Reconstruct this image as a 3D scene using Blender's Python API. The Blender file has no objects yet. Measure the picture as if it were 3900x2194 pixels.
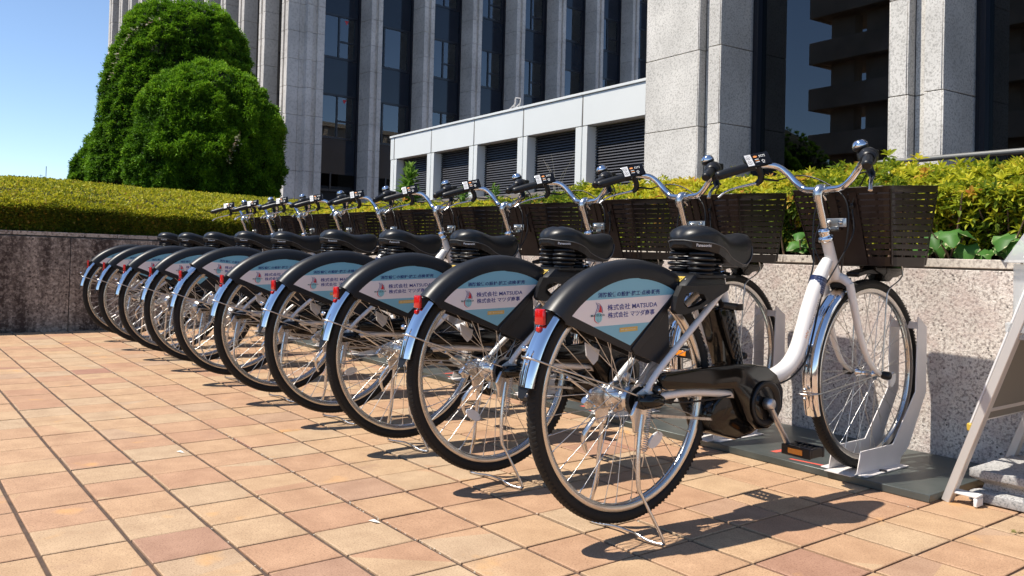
import bpy, bmesh, math, random
import numpy as np
from mathutils import Matrix, Vector
from math import sin, cos, pi, radians, atan2, sqrt

random.seed(7)
rng = np.random.default_rng(7)
scn = bpy.context.scene
col = scn.collection

# ------------------------------------------------------------------ camera
YAW, PITCH, ROLL, CAM_H = -0.9162, 0.0186, 0.0245, 0.7476
FOC, PCY = 3195.9, 902.3            # pixels of the 3900 px wide photograph
def cam_axes():
    fw = np.array([sin(YAW) * cos(PITCH), cos(YAW) * cos(PITCH), sin(PITCH)])
    r = np.array([cos(YAW), -sin(YAW), 0.0]); u = np.cross(r, fw)
    c, s = cos(ROLL), sin(ROLL)
    return c * r + s * u, -s * r + c * u, fw
AX_R, AX_U, AX_F = cam_axes()
cd = bpy.data.cameras.new('camera'); cam = bpy.data.objects.new('camera', cd); col.objects.link(cam)
cd.sensor_width = 36; cd.lens = 36 * FOC / 3900; cd.shift_y = -(1097 - PCY) / 3900
cd.clip_start = 0.05; cd.clip_end = 3000
mw = Matrix.Identity(4)
for i in range(3):
    mw[i][0] = AX_R[i]; mw[i][1] = AX_U[i]; mw[i][2] = -AX_F[i]
mw[2][3] = CAM_H
cam.matrix_world = mw
scn.camera = cam

# ------------------------------------------------------------------ world, sun, exposure
SUNDIR = Vector((-0.27, -0.50, 1.0)).normalized()
el = math.asin(SUNDIR.z); az = atan2(SUNDIR.x, SUNDIR.y)
w = bpy.data.worlds.new('World'); scn.world = w; w.use_nodes = True
nt = w.node_tree; bg = nt.nodes['Background']
sky = nt.nodes.new('ShaderNodeTexSky'); sky.sky_type = 'NISHITA'; sky.sun_disc = False
sky.sun_elevation = el; sky.sun_rotation = az % (2 * pi); sky.altitude = 2500; sky.air_density = 1.0
sky.dust_density = 0.0; sky.ozone_density = 1.6
nt.links.new(sky.outputs[0], bg.inputs[0]); bg.inputs[1].default_value = 0.13
sd = bpy.data.lights.new('sun', 'SUN'); sd.energy = 4.8; sd.angle = radians(0.53); sd.color = (1.0, 0.93, 0.82)
sun = bpy.data.objects.new('sun', sd); col.objects.link(sun)
sun.rotation_euler = SUNDIR.to_track_quat('Z', 'Y').to_euler(); sun.location = (-20, -30, 60)
scn.view_settings.view_transform = 'Standard'; scn.view_settings.look = 'None'
scn.view_settings.exposure = 0.5; scn.view_settings.gamma = 1; scn.view_settings.use_curve_mapping = False
scn.cycles.max_bounces = 8; scn.cycles.transparent_max_bounces = 16
scn.cycles.caustics_reflective = False; scn.cycles.caustics_refractive = False

# ------------------------------------------------------------------ materials
def mat(name, base, rough=0.5, metal=0.0, spec=0.5, coat=0.0, bump=None, var=None, trans=0.0, emis=None):
    """bump=(scale,strength,distance); var=(scale,amount) multiplies the colour by noise."""
    m = bpy.data.materials.new(name); m.use_nodes = True
    n = m.node_tree.nodes; l = m.node_tree.links; b = n['Principled BSDF']
    b.inputs['Base Color'].default_value = (*base, 1); b.inputs['Roughness'].default_value = rough
    b.inputs['Metallic'].default_value = metal; b.inputs['Specular IOR Level'].default_value = spec
    b.inputs['Coat Weight'].default_value = coat; b.inputs['Coat Roughness'].default_value = 0.06
    b.inputs['Transmission Weight'].default_value = trans
    if emis:
        b.inputs['Emission Color'].default_value = (*emis[0], 1); b.inputs['Emission Strength'].default_value = emis[1]
    tc = n.new('ShaderNodeTexCoord')
    if bump:
        no = n.new('ShaderNodeTexNoise'); no.inputs['Scale'].default_value = bump[0]; no.inputs['Detail'].default_value = 4
        bp = n.new('ShaderNodeBump'); bp.inputs['Strength'].default_value = bump[1]; bp.inputs['Distance'].default_value = bump[2]
        l.new(tc.outputs['Object'], no.inputs['Vector']); l.new(no.outputs[0], bp.inputs['Height']); l.new(bp.outputs[0], b.inputs['Normal'])
    if var:
        no = n.new('ShaderNodeTexNoise'); no.inputs['Scale'].default_value = var[0]; no.inputs['Detail'].default_value = 6
        mr = n.new('ShaderNodeMapRange'); mr.inputs[1].default_value = 0.3; mr.inputs[2].default_value = 0.7
        mr.inputs[3].default_value = 1 - var[1]; mr.inputs[4].default_value = 1 + var[1]
        mx = n.new('ShaderNodeMix'); mx.data_type = 'RGBA'; mx.blend_type = 'MULTIPLY'; mx.inputs[0].default_value = 1
        mx.inputs[6].default_value = (*base, 1)
        l.new(tc.outputs['Object'], no.inputs['Vector']); l.new(no.outputs[0], mr.inputs[0])
        cc = n.new('ShaderNodeCombineColor')
        for k in range(3): l.new(mr.outputs[0], cc.inputs[k])
        l.new(cc.outputs[0], mx.inputs[7]); l.new(mx.outputs[2], b.inputs['Base Color'])
    return m

class NT:
    """short-hand for building node materials"""
    def __init__(s, name):
        s.m = bpy.data.materials.new(name); s.m.use_nodes = True; s.n = s.m.node_tree.nodes; s.l = s.m.node_tree.links
        s.b = s.n['Principled BSDF']
    def new(s, t, **kw):
        x = s.n.new(t)
        for k, v in kw.items():
            if k.startswith('i_'):
                key = k[2:]; key = int(key) if key.isdigit() else key.replace('_', ' ')
                x.inputs[key].default_value = v
            else: setattr(x, k, v)
        return x
    def link(s, a, b): s.l.new(a, b)
    def pos(s): return s.new('ShaderNodeNewGeometry').outputs['Position']
    def noise(s, vec, scale, detail=4, rough=0.5):
        x = s.new('ShaderNodeTexNoise', i_Scale=scale, i_Detail=detail, i_Roughness=rough); s.link(vec, x.inputs['Vector']); return x.outputs[0]
    def ramp(s, fac, stops, interp='LINEAR'):
        x = s.new('ShaderNodeValToRGB'); x.color_ramp.interpolation = interp; cr = x.color_ramp
        while len(cr.elements) < len(stops): cr.elements.new(0.5)
        for e, (p, c) in zip(cr.elements, stops):
            e.position = p; e.color = (*c, 1) if len(c) == 3 else c
        s.link(fac, x.inputs[0]); return x.outputs[0]
    def mix(s, fac, a, b, mode='MIX'):
        x = s.new('ShaderNodeMix', data_type='RGBA', blend_type=mode)
        for inp, v in ((0, fac), (6, a), (7, b)):
            if isinstance(v, (int, float)): x.inputs[inp].default_value = v
            elif isinstance(v, tuple): x.inputs[inp].default_value = (*v, 1)
            else: s.link(v, x.inputs[inp])
        return x.outputs[2]
    def math(s, op, a, b=None):
        x = s.new('ShaderNodeMath', operation=op)
        for k, v in ((0, a), (1, b)):
            if v is None: continue
            if isinstance(v, (int, float)): x.inputs[k].default_value = v
            else: s.link(v, x.inputs[k])
        return x.outputs[0]
    def bump(s, h, strength, dist, normal=None):
        x = s.new('ShaderNodeBump', i_Strength=strength, i_Distance=dist); s.link(h, x.inputs['Height'])
        if normal: s.link(normal, x.inputs['Normal'])
        s.link(x.outputs[0], s.b.inputs['Normal']); return x.outputs[0]

def granite(name, base, light, dark, pink=None, speck_scale=90, blotch=4, bump=0.5, dist=0.003, stain=None, rough=0.8, specks=1.0):
    t = NT(name); p = t.pos()
    a = t.noise(p, speck_scale, 5, 0.65)
    c = t.ramp(a, [(0.36, dark), (0.47, base), (0.56, light), (0.66, base)])
    v = t.new('ShaderNodeTexVoronoi', i_Scale=speck_scale * 0.55); t.link(p, v.inputs['Vector'])
    dk = t.ramp(v.outputs['Distance'], [(0.0, (1, 1, 1)), (0.16, (1, 1, 1)), (0.24, (0, 0, 0))])
    dn = t.noise(p, speck_scale * 0.3, 2); gate = t.ramp(dn, [(0.52, (0, 0, 0)), (0.58, (1, 1, 1))])
    c = t.mix(t.mix(1.0, t.mix(1.0, dk, gate, 'MULTIPLY'), (specks,) * 3, 'MULTIPLY'), c, tuple(x * 0.40 for x in dark))
    b = t.noise(p, blotch, 4); bl = t.ramp(b, [(0.35, (0.86, 0.86, 0.86)), (0.65, (1.1, 1.1, 1.1))])
    c = t.mix(1.0, c, bl, 'MULTIPLY')
    if pink:
        pn = t.noise(p, 14, 3); c = t.mix(t.ramp(pn, [(0.45, (0, 0, 0)), (0.7, (0.6, 0.6, 0.6))]), c, pink)
    if stain:
        mp = t.new('ShaderNodeMapping'); mp.inputs['Scale'].default_value = (2.2, 2.2, 0.35); t.link(p, mp.inputs['Vector'])
        s1 = t.noise(mp.outputs[0], 1.9, 7, 0.65); s2 = t.noise(p, 26, 7, 0.75)
        m1 = t.ramp(s1, [(0.44, (0, 0, 0)), (0.58, (1, 1, 1))]); m2 = t.ramp(s2, [(0.44, (0, 0, 0)), (0.52, (1, 1, 1))])
        c = t.mix(t.mix(0.45, m1, m2), c, stain)
    t.link(c, t.b.inputs['Base Color']); t.b.inputs['Roughness'].default_value = rough
    t.b.inputs['Specular IOR Level'].default_value = 0.3
    hb = t.noise(p, speck_scale * 0.9, 5, 0.7); t.bump(hb, bump, dist)
    return t.m

M = {}
M['granite_front'] = granite('granite_front', (0.56, 0.49, 0.435), (0.82, 0.75, 0.68), (0.27, 0.23, 0.21), pink=(0.55, 0.43, 0.39), speck_scale=95, bump=0.9, dist=0.005)
M['granite_coping'] = granite('granite_coping', (0.50, 0.45, 0.39), (0.64, 0.58, 0.50), (0.28, 0.23, 0.20), speck_scale=60, bump=0.4, dist=0.002)
M['granite_left'] = granite('granite_left', (0.34, 0.285, 0.24), (0.52, 0.45, 0.38), (0.14, 0.11, 0.095), speck_scale=48, bump=0.7, dist=0.005, stain=(0.055, 0.040, 0.034))
M['granite_left_coping'] = granite('granite_left_coping', (0.34, 0.29, 0.25), (0.48, 0.43, 0.37), (0.15, 0.12, 0.10), speck_scale=45, bump=0.4, dist=0.003)
M['tower_granite'] = granite('tower_granite', (0.62, 0.59, 0.545), (0.76, 0.73, 0.68), (0.43, 0.41, 0.375), speck_scale=42, blotch=1.2, bump=0.3, dist=0.004, specks=0.25)
M['office_stone'] = granite('office_stone', (0.60, 0.565, 0.515), (0.66, 0.62, 0.57), (0.51, 0.475, 0.43), speck_scale=9, blotch=0.6, bump=0.1, dist=0.01, specks=0.0)
M['weight_stone'] = granite('weight_stone', (0.36, 0.355, 0.35), (0.48, 0.47, 0.46), (0.20, 0.20, 0.20), speck_scale=160, bump=0.5, dist=0.0015)
M['joint'] = mat('joint', (0.14, 0.125, 0.11), 0.9)
M['mortar'] = mat('mortar', (0.085, 0.055, 0.040), 0.95, bump=(300, 0.6, 0.002), var=(20, 0.35))
M['white_panel'] = mat('white_panel', (0.72, 0.74, 0.73), 0.45, var=(0.8, 0.03))
M['louvre'] = mat('louvre', (0.085, 0.085, 0.095), 0.4)
M['louvre_back'] = mat('louvre_back', (0.01, 0.01, 0.012), 0.8)
M['dark_frame'] = mat('dark_frame', (0.012, 0.014, 0.022), 0.28)
M['spandrel'] = mat('spandrel', (0.010, 0.016, 0.028), 0.09, spec=0.5, var=(0.7, 0.15))
M['dark_interior'] = mat('dark_interior', (0.02, 0.022, 0.025), 0.8)
M['curtain'] = mat('curtain', (0.62, 0.66, 0.66), 0.8)
M['concrete'] = mat('concrete', (0.23, 0.20, 0.17), 0.85, var=(0.5, 0.2))
M['soil'] = mat('soil', (0.05, 0.035, 0.022), 0.95, bump=(40, 0.8, 0.02), var=(15, 0.4))
M['balcony_concrete'] = mat('balcony_concrete', (0.46, 0.38, 0.30), 0.85, var=(0.5, 0.2))
M['asphalt'] = mat('asphalt', (0.06, 0.06, 0.06), 0.9, bump=(200, 0.4, 0.003))
M['bark'] = mat('bark', (0.10, 0.065, 0.045), 0.9, bump=(60, 0.6, 0.004))
M['rail_metal'] = mat('rail_metal', (0.15, 0.15, 0.145), 0.5, metal=0.3)
M['ceiling_lamp'] = mat('ceiling_lamp', (0.8, 0.8, 0.8), 0.5, emis=((1.0, 0.96, 0.88), 1.6))
M['tan_wall'] = mat('tan_wall', (0.46, 0.38, 0.28), 0.8, var=(0.3, 0.1))

def tile_material():
    t = NT('terracotta_tile'); p = t.pos()
    mp = t.new('ShaderNodeMapping'); mp.inputs['Location'].default_value = (1.6704, -1.1481, 0)
    t.link(p, mp.inputs['Vector'])
    dv = t.new('ShaderNodeVectorMath', operation='DIVIDE'); dv.inputs[1].default_value = (TA, TB, 1); t.link(mp.outputs[0], dv.inputs[0])
    fl = t.new('ShaderNodeVectorMath', operation='FLOOR'); t.link(dv.outputs[0], fl.inputs[0])
    sx = t.new('ShaderNodeVectorMath', operation='MULTIPLY'); sx.inputs[1].default_value = (1, 1, 0); t.link(fl.outputs[0], sx.inputs[0])
    wn = t.new('ShaderNodeTexWhiteNoise', noise_dimensions='3D'); t.link(sx.outputs[0], wn.inputs['Vector'])
    c = t.ramp(wn.outputs['Value'], [(0.0, (0.43, 0.255, 0.160)), (0.14, (0.45, 0.278, 0.172)), (0.42, (0.475, 0.308, 0.186)), (0.68, (0.485, 0.332, 0.200)), (0.90, (0.47, 0.345, 0.225)), (1.0, (0.36, 0.195, 0.135))])
    cl = t.noise(p, 9, 5, 0.6); c = t.mix(1.0, c, t.ramp(cl, [(0.3, (0.84, 0.80, 0.78)), (0.7, (1.10, 1.10, 1.10))]), 'MULTIPLY')
    sp = t.noise(p, 230, 4, 0.75); c = t.mix(1.0, c, t.ramp(sp, [(0.34, (0.52, 0.46, 0.42)), (0.46, (0.94, 0.93, 0.92)), (0.60, (1.04, 1.04, 1.04)), (0.72, (1.25, 1.22, 1.18))]), 'MULTIPLY')
    # wear: brown smudges on a few tiles, dusty edges, rust bloom by the stands
    sm = t.noise(p, 3.2, 6, 0.7); c = t.mix(t.ramp(sm, [(0.62, (0, 0, 0)), (0.74, (0.55, 0.55, 0.55))]), c, (0.30, 0.185, 0.13))
    ru = t.noise(p, 5.3, 3, 0.5); c = t.mix(t.ramp(ru, [(0.66, (0, 0, 0)), (0.74, (0.5, 0.5, 0.5))]), c, (0.62, 0.33, 0.11))
    t.link(c, t.b.inputs['Base Color']); t.b.inputs['Roughness'].default_value = 0.72; t.b.inputs['Specular IOR Level'].default_value = 0.35
    t.bump(sp, 0.35, 0.0015); return t.m
TA, TB = 0.1983, 0.2005
M['tile'] = tile_material()

def leaf_material(name, stops, trans=(0.5, 0.6, 0.1), tw=0.35, rough=0.45, variegated=False):
    """colour from the per-leaf attribute 'tint'"""
    t = NT(name); at = t.new('ShaderNodeAttribute', attribute_name='tint')
    c = t.ramp(at.outputs['Fac'], stops)
    if variegated:
        ed = t.new('ShaderNodeAttribute', attribute_name='edge')
        nz = t.math('ADD', ed.outputs['Fac'], t.math('MULTIPLY', t.noise(t.pos(), 60, 3), 0.35))
        c = t.mix(t.ramp(nz, [(0.86, (0, 0, 0)), (0.93, (1, 1, 1))]), c, (0.55, 0.56, 0.30))
    t.link(c, t.b.inputs['Base Color']); t.b.inputs['Roughness'].default_value = rough + 0.12; t.b.inputs['Specular IOR Level'].default_value = 0.22
    tr = t.new('ShaderNodeBsdfTranslucent'); t.link(t.mix(1.0, c, trans, 'MULTIPLY') if False else c, tr.inputs['Color'])
    ms = t.new('ShaderNodeMixShader', i_0=tw); out = [x for x in t.n if x.type == 'OUTPUT_MATERIAL'][0]
    t.link(t.b.outputs[0], ms.inputs[1]); t.link(tr.outputs[0], ms.inputs[2]); t.link(ms.outputs[0], out.inputs[0]); return t.m
M['azalea'] = leaf_material('azalea', [(0.0, (0.05, 0.10, 0.012)), (0.3, (0.18, 0.25, 0.02)), (0.55, (0.44, 0.46, 0.028)), (0.8, (0.66, 0.60, 0.045)), (0.93, (0.66, 0.46, 0.07)), (1.0, (0.50, 0.19, 0.05))], tw=0.42)
M['mound'] = leaf_material('mound', [(0.0, (0.06, 0.09, 0.012)), (0.3, (0.16, 0.20, 0.016)), (0.6, (0.42, 0.41, 0.026)), (0.85, (0.60, 0.54, 0.04)), (1.0, (0.30, 0.16, 0.05))], tw=0.35)
M['conifer'] = leaf_material('conifer', [(0.0, (0.016, 0.05, 0.005)), (0.30, (0.06, 0.15, 0.010)), (0.62, (0.16, 0.33, 0.016)), (1.0, (0.32, 0.50, 0.035))], tw=0.32, rough=0.55)
M['ivy'] = leaf_material('ivy', [(0.0, (0.035, 0.10, 0.02)), (0.6, (0.07, 0.19, 0.035)), (1.0, (0.14, 0.28, 0.05))], tw=0.2, rough=0.35, variegated=True)
M['creeper'] = leaf_material('creeper', [(0.0, (0.22, 0.26, 0.14)), (0.5, (0.40, 0.42, 0.28)), (1.0, (0.5, 0.34, 0.30))], tw=0.3)
M['weed'] = leaf_material('weed', [(0.0, (0.05, 0.13, 0.02)), (0.6, (0.13, 0.26, 0.04)), (1.0, (0.28, 0.42, 0.08))], tw=0.35)
M['leaf_core'] = mat('leaf_core', (0.018, 0.022, 0.008), 0.9, bump=(25, 0.8, 0.03), var=(12, 0.6))
M['conifer_core'] = mat('conifer_core', (0.010, 0.022, 0.006), 0.9, bump=(25, 0.8, 0.03), var=(9, 0.6))
M['twig'] = mat('twig', (0.13, 0.08, 0.05), 0.85)

# bicycle materials
M['paint'] = mat('white_paint', (0.80, 0.77, 0.73), 0.28, coat=0.6)
M['chrome'] = mat('chrome', (0.78, 0.78, 0.80), 0.07, metal=1.0)
M['alloy'] = mat('alloy', (0.66, 0.65, 0.64), 0.24, metal=1.0, bump=(400, 0.1, 0.0003))
M['steel'] = mat('zinc_steel', (0.58, 0.57, 0.55), 0.33, metal=1.0, var=(60, 0.15))
M['rubber'] = mat('tyre_rubber', (0.012, 0.0115, 0.011), 0.7, spec=0.35, bump=(150, 0.5, 0.001))
M['black_plastic'] = mat('black_plastic', (0.009, 0.009, 0.010), 0.38, spec=0.38, bump=(900, 0.25, 0.0003))
M['guard_plastic'] = mat('guard_plastic', (0.012, 0.0125, 0.0145), 0.40, spec=0.42, bump=(1200, 0.3, 0.0003), var=(7, 0.25))
M['gloss_black'] = mat('gloss_black', (0.006, 0.0055, 0.005), 0.09, spec=0.4)
M['saddle_vinyl'] = mat('saddle_vinyl', (0.009, 0.0095, 0.011), 0.38, spec=0.4, bump=(700, 0.3, 0.0004))
M['seam'] = mat('seam', (0.11, 0.11, 0.11), 0.5)
M['basket_plastic'] = mat('basket_plastic', (0.016, 0.0095, 0.008), 0.38, spec=0.35)
M['red_lens'] = mat('red_lens', (0.50, 0.006, 0.006), 0.12, coat=0.5, bump=(220, 0.5, 0.0008))
M['orange_lens'] = mat('orange_lens', (0.85, 0.26, 0.012), 0.2, coat=0.4)
M['clear_lens'] = mat('clear_lens', (0.75, 0.74, 0.72), 0.15, coat=0.3)
M['ad_blue'] = mat('ad_blue', (0.22, 0.50, 0.62), 0.35)
M['ad_white'] = mat('ad_white', (0.84, 0.79, 0.78), 0.35)
M['ad_navy'] = mat('ad_navy', (0.022, 0.030, 0.24), 0.4)
M['ad_text'] = mat('ad_text', (0.005, 0.025, 0.17), 0.4)
M['ad_red'] = mat('ad_red', (0.62, 0.03, 0.04), 0.4)
M['ad_teal'] = mat('ad_teal', (0.03, 0.13, 0.14), 0.4)
M['ad_globe'] = mat('ad_globe', (0.33, 0.66, 0.72), 0.4)
M['ad_orange'] = mat('ad_orange', (0.70, 0.46, 0.10), 0.4)
M['label_navy'] = mat('label_navy', (0.015, 0.022, 0.075), 0.3)
M['label_yellow'] = mat('label_yellow', (0.55, 0.38, 0.06), 0.4)
M['print_white'] = mat('print_white', (0.78, 0.78, 0.76), 0.5)
M['print_dark'] = mat('print_dark', (0.05, 0.04, 0.045), 0.5)
M['print_orange'] = mat('print_orange', (0.70, 0.25, 0.06), 0.5)
M['key_grey'] = mat('key_grey', (0.62, 0.62, 0.62), 0.35)
M['dock_white'] = mat('dock_white', (0.70, 0.66, 0.64), 0.38, var=(9, 0.05))
M['plate_steel'] = mat('plate_steel', (0.10, 0.115, 0.11), 0.42, metal=0.55, var=(6, 0.3))
M['red_tape'] = mat('red_tape', (0.62, 0.10, 0.07), 0.6)
M['sign_alloy'] = mat('sign_alloy', (0.62, 0.59, 0.56), 0.45, metal=0.35)
M['sign_back'] = mat('sign_back', (0.19, 0.18, 0.155), 0.6)
M['sign_white'] = mat('sign_white', (0.80, 0.80, 0.80), 0.4)
def clear_plastic():
    t = NT('clear_plastic'); out = [x for x in t.n if x.type == 'OUTPUT_MATERIAL'][0]
    t.b.inputs['Base Color'].default_value = (0.75, 0.76, 0.76, 1); t.b.inputs['Roughness'].default_value = 0.15
    tp = t.new('ShaderNodeBsdfTransparent'); tp.inputs[0].default_value = (0.93, 0.94, 0.94, 1)
    ms = t.new('ShaderNodeMixShader', i_0=0.38); t.link(tp.outputs[0], ms.inputs[1]); t.link(t.b.outputs[0], ms.inputs[2]); t.link(ms.outputs[0], out.inputs[0]); return t.m
M['clear_plastic'] = clear_plastic()
def glass(name, tint, refl_ior=1.5, through=0.5):
    t = NT(name); out = [x for x in t.n if x.type == 'OUTPUT_MATERIAL'][0]
    tp = t.new('ShaderNodeBsdfTransparent'); tp.inputs[0].default_value = (*[x * through for x in tint], 1)
    gl = t.new('ShaderNodeBsdfGlossy'); gl.inputs['Roughness'].default_value = 0.0; gl.inputs['Color'].default_value = (0.9, 0.95, 1, 1)
    fr = t.new('ShaderNodeFresnel', i_IOR=refl_ior)
    ms = t.new('ShaderNodeMixShader'); t.link(fr.outputs[0], ms.inputs[0]); t.link(tp.outputs[0], ms.inputs[1]); t.link(gl.outputs[0], ms.inputs[2]); t.link(ms.outputs[0], out.inputs[0]); return t.m
M['tower_glass'] = glass('tower_glass', (0.55, 0.6, 0.7), 1.75, 0.25)
M['office_glass'] = glass('office_glass', (0.62, 0.74, 0.80), 2.1, 0.95)

# ------------------------------------------------------------------ mesh helpers
class MB:
    def __init__(s): s.v = []; s.f = []; s.m = []; s.s = []
    def add(s, vs, fs, m=0, smooth=False):
        o = len(s.v); s.v.extend([tuple(map(float, x)) for x in vs])
        for f in fs: s.f.append([i + o for i in f]); s.m.append(m); s.s.append(smooth)
        return s
    def box(s, x0, x1, y0, y1, z0, z1, m=0):
        return s.add([(x0, y0, z0), (x1, y0, z0), (x1, y1, z0), (x0, y1, z0), (x0, y0, z1), (x1, y0, z1), (x1, y1, z1), (x0, y1, z1)],
                     [(3, 2, 1, 0), (4, 5, 6, 7), (0, 1, 5, 4), (1, 2, 6, 5), (2, 3, 7, 6), (3, 0, 4, 7)], m)
    def hexa(s, p, m=0):     # 8 points: bottom 4 (ccw from above) then top 4
        return s.add(p, [(3, 2, 1, 0), (4, 5, 6, 7), (0, 1, 5, 4), (1, 2, 6, 5), (2, 3, 7, 6), (3, 0, 4, 7)], m)
    def prism(s, poly, a, b, m=0, axis='x'):     # poly in the other two axes
        n = len(poly)
        def P(q, z, t): return {'x': (t, q, z), 'y': (q, t, z), 'z': (q, z, t)}[axis]
        area = sum(poly[i][0] * poly[(i + 1) % n][1] - poly[(i + 1) % n][0] * poly[i][1] for i in range(n))
        if (area < 0) != (axis == 'y'): poly = poly[::-1]
        if a > b: a, b = b, a
        vs = [P(q, z, a) for q, z in poly] + [P(q, z, b) for q, z in poly]
        fs = [tuple(range(n - 1, -1, -1)), tuple(range(n, 2 * n))] + [(i, (i + 1) % n, n + (i + 1) % n, n + i) for i in range(n)]
        return s.add(vs, fs, m)
    def tube(s, path, r, seg=8, m=0, closed=False, smooth_path=0, caps=True, flat=1.0):
        P = [Vector(p) for p in path]
        rs = list(r) if isinstance(r, (list, tuple)) else [r] * len(P)
        if smooth_path:
            Q = []; R2 = []; n = len(P)
            rng_ = range(n) if closed else range(n - 1)
            for i in rng_:
                p0 = P[(i - 1) % n] if (closed or i > 0) else P[0]; p1 = P[i]; p2 = P[(i + 1) % n]
                p3 = P[(i + 2) % n] if (closed or i + 2 < n) else P[n - 1]
                for k in range(smooth_path):
                    t = k / smooth_path
                    Q.append(0.5 * ((2 * p1) + (p2 - p0) * t + (2 * p0 - 5 * p1 + 4 * p2 - p3) * t * t + (3 * p1 - p0 - 3 * p2 + p3) * t ** 3))
                    R2.append(rs[i] * (1 - t) + rs[(i + 1) % n] * t)
            if not closed: Q.append(P[-1]); R2.append(rs[-1])
            P, rs = Q, R2
        n = len(P); vs = []; prev = None
        for i in range(n):
            a = P[(i - 1) % n] if (closed or i > 0) else P[i]; b = P[(i + 1) % n] if (closed or i < n - 1) else P[i]
            t = (b - a); t = t.normalized() if t.length > 1e-9 else Vector((0, 0, 1))
            if prev is None:
                up = Vector((0, 0, 1)) if abs(t.z) < 0.9 else Vector((1, 0, 0)); u = t.cross(up).normalized()
            else:
                u = prev - t * prev.dot(t); u = u.normalized() if u.length > 1e-6 else t.orthogonal().normalized()
            prev = u; v2 = t.cross(u)
            for k in range(seg):
                an = 2 * pi * k / seg; vs.append(P[i] + rs[i] * (cos(an) * u + flat * sin(an) * v2))
        fs = []
        for i in range(n if closed else n - 1):
            for k in range(seg):
                j = (i + 1) % n; fs.append((i * seg + k, i * seg + (k + 1) % seg, j * seg + (k + 1) % seg, j * seg + k))
        s.add(vs, fs, m, True)
        if caps and not closed:
            s.add([vs[k] for k in range(seg)], [tuple(range(seg - 1, -1, -1))], m); s.add([vs[(n - 1) * seg + k] for k in range(seg)], [tuple(range(seg))], m)
        return s
    def lathe(s, prof, c, axis=(1, 0, 0), seg=24, m=0, closed=False, smooth=True):
        """prof: list of (radius, height along axis)"""
        ax = Vector(axis).normalized(); u = ax.orthogonal().normalized(); v2 = ax.cross(u); c = Vector(c); vs = []
        for r, h in prof:
            for k in range(seg):
                an = 2 * pi * k / seg; vs.append(c + ax * h + r * (cos(an) * u + sin(an) * v2))
        n = len(prof); fs = []
        for i in range(n if closed else n - 1):
            j = (i + 1) % n
            for k in range(seg): fs.append((i * seg + k, i * seg + (k + 1) % seg, j * seg + (k + 1) % seg, j * seg + k))
        return s.add(vs, fs, m, smooth)
    def mesh(s, name, mats, bevel=0.0, segs=1, recalc=True):
        me = bpy.data.meshes.new(name); me.from_pydata(s.v, [], s.f)
        for x in mats: me.materials.append(M[x] if isinstance(x, str) else x)
        me.polygons.foreach_set('material_index', s.m); me.polygons.foreach_set('use_smooth', s.s)
        if bevel or recalc:
            bm = bmesh.new(); bm.from_mesh(me)
            if recalc: bmesh.ops.recalc_face_normals(bm, faces=bm.faces)
            if bevel:
                es = [e for e in bm.edges if len(e.link_faces) == 2 and e.calc_face_angle(0) > 0.6]
                bmesh.ops.bevel(bm, geom=es, offset=bevel, segments=segs, affect='EDGES', profile=0.5, clamp_overlap=True)
                for f in bm.faces: f.smooth = True
            bm.to_mesh(me); bm.free()
            if bevel:
                try: me.set_sharp_from_angle(angle=radians(40))
                except Exception: pass
        me.update(); return me

def meta(o, label=None, cat=None, group=None, kind=None):
    if label: o['label'] = label
    if cat: o['category'] = cat
    if group: o['group'] = group
    if kind: o['kind'] = kind
    return o
def thing(name, label, cat, loc=(0, 0, 0), rz=0.0, group=None):
    o = bpy.data.objects.new(name, None); o.empty_display_size = 0.1; col.objects.link(o); o.location = loc; o.rotation_euler = (0, 0, rz)
    return meta(o, label, cat, group)
def obj(name, me, parent=None, loc=None, label=None, cat=None, group=None, kind=None):
    o = bpy.data.objects.new(name, me); col.objects.link(o)
    if parent: o.parent = parent
    if loc is not None: o.location = loc
    return meta(o, label, cat, group, kind)
def part(name, mb, mats, parent, bevel=0.0, segs=1, label=None, kind=None, loc=None):
    return obj(name, mb.mesh(name, mats if isinstance(mats, (list, tuple)) else [mats], bevel, segs), parent, loc, label, None, None, kind)
def copy_tree(o, parent=None):
    c = o.copy(); col.objects.link(c)
    if parent: c.parent = parent
    for ch in list(o.children): copy_tree(ch, c)
    return c

_dg = None
def text_mesh(body, width=None, height=None, offset=0.0):
    """flat glyph outlines of the built-in font as (verts2d, faces), scaled to width x height, origin lower left"""
    cu = bpy.data.curves.new('t', 'FONT'); cu.body = body; cu.resolution_u = 2; cu.offset = offset
    o = bpy.data.objects.new('t', cu); col.objects.link(o)
    bpy.context.view_layer.update(); dg = bpy.context.evaluated_depsgraph_get()
    me = bpy.data.meshes.new_from_object(o.evaluated_get(dg))
    v = np.array([x.co[:2] for x in me.vertices]) if len(me.vertices) else np.zeros((1, 2)); fs = [tuple(p.vertices) for p in me.polygons]
    bpy.data.objects.remove(o); bpy.data.curves.remove(cu); bpy.data.meshes.remove(me)
    mn = v.min(0); ext = np.maximum(v.max(0) - mn, 1e-6); v = v - mn
    sx = width / ext[0] if width else None; sy = height / ext[1] if height else None
    if sx is None: sx = sy
    if sy is None: sy = sx
    return v * np.array([sx, sy]), fs
def put_text(mb, body, o, ex, ey, width=None, height=None, m=0, offset=0.0):
    v, fs = text_mesh(body, width, height, offset); o = np.array(o); ex = np.array(ex); ey = np.array(ey)
    mb.add([o + a * ex + b * ey for a, b in v], fs, m)

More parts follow.
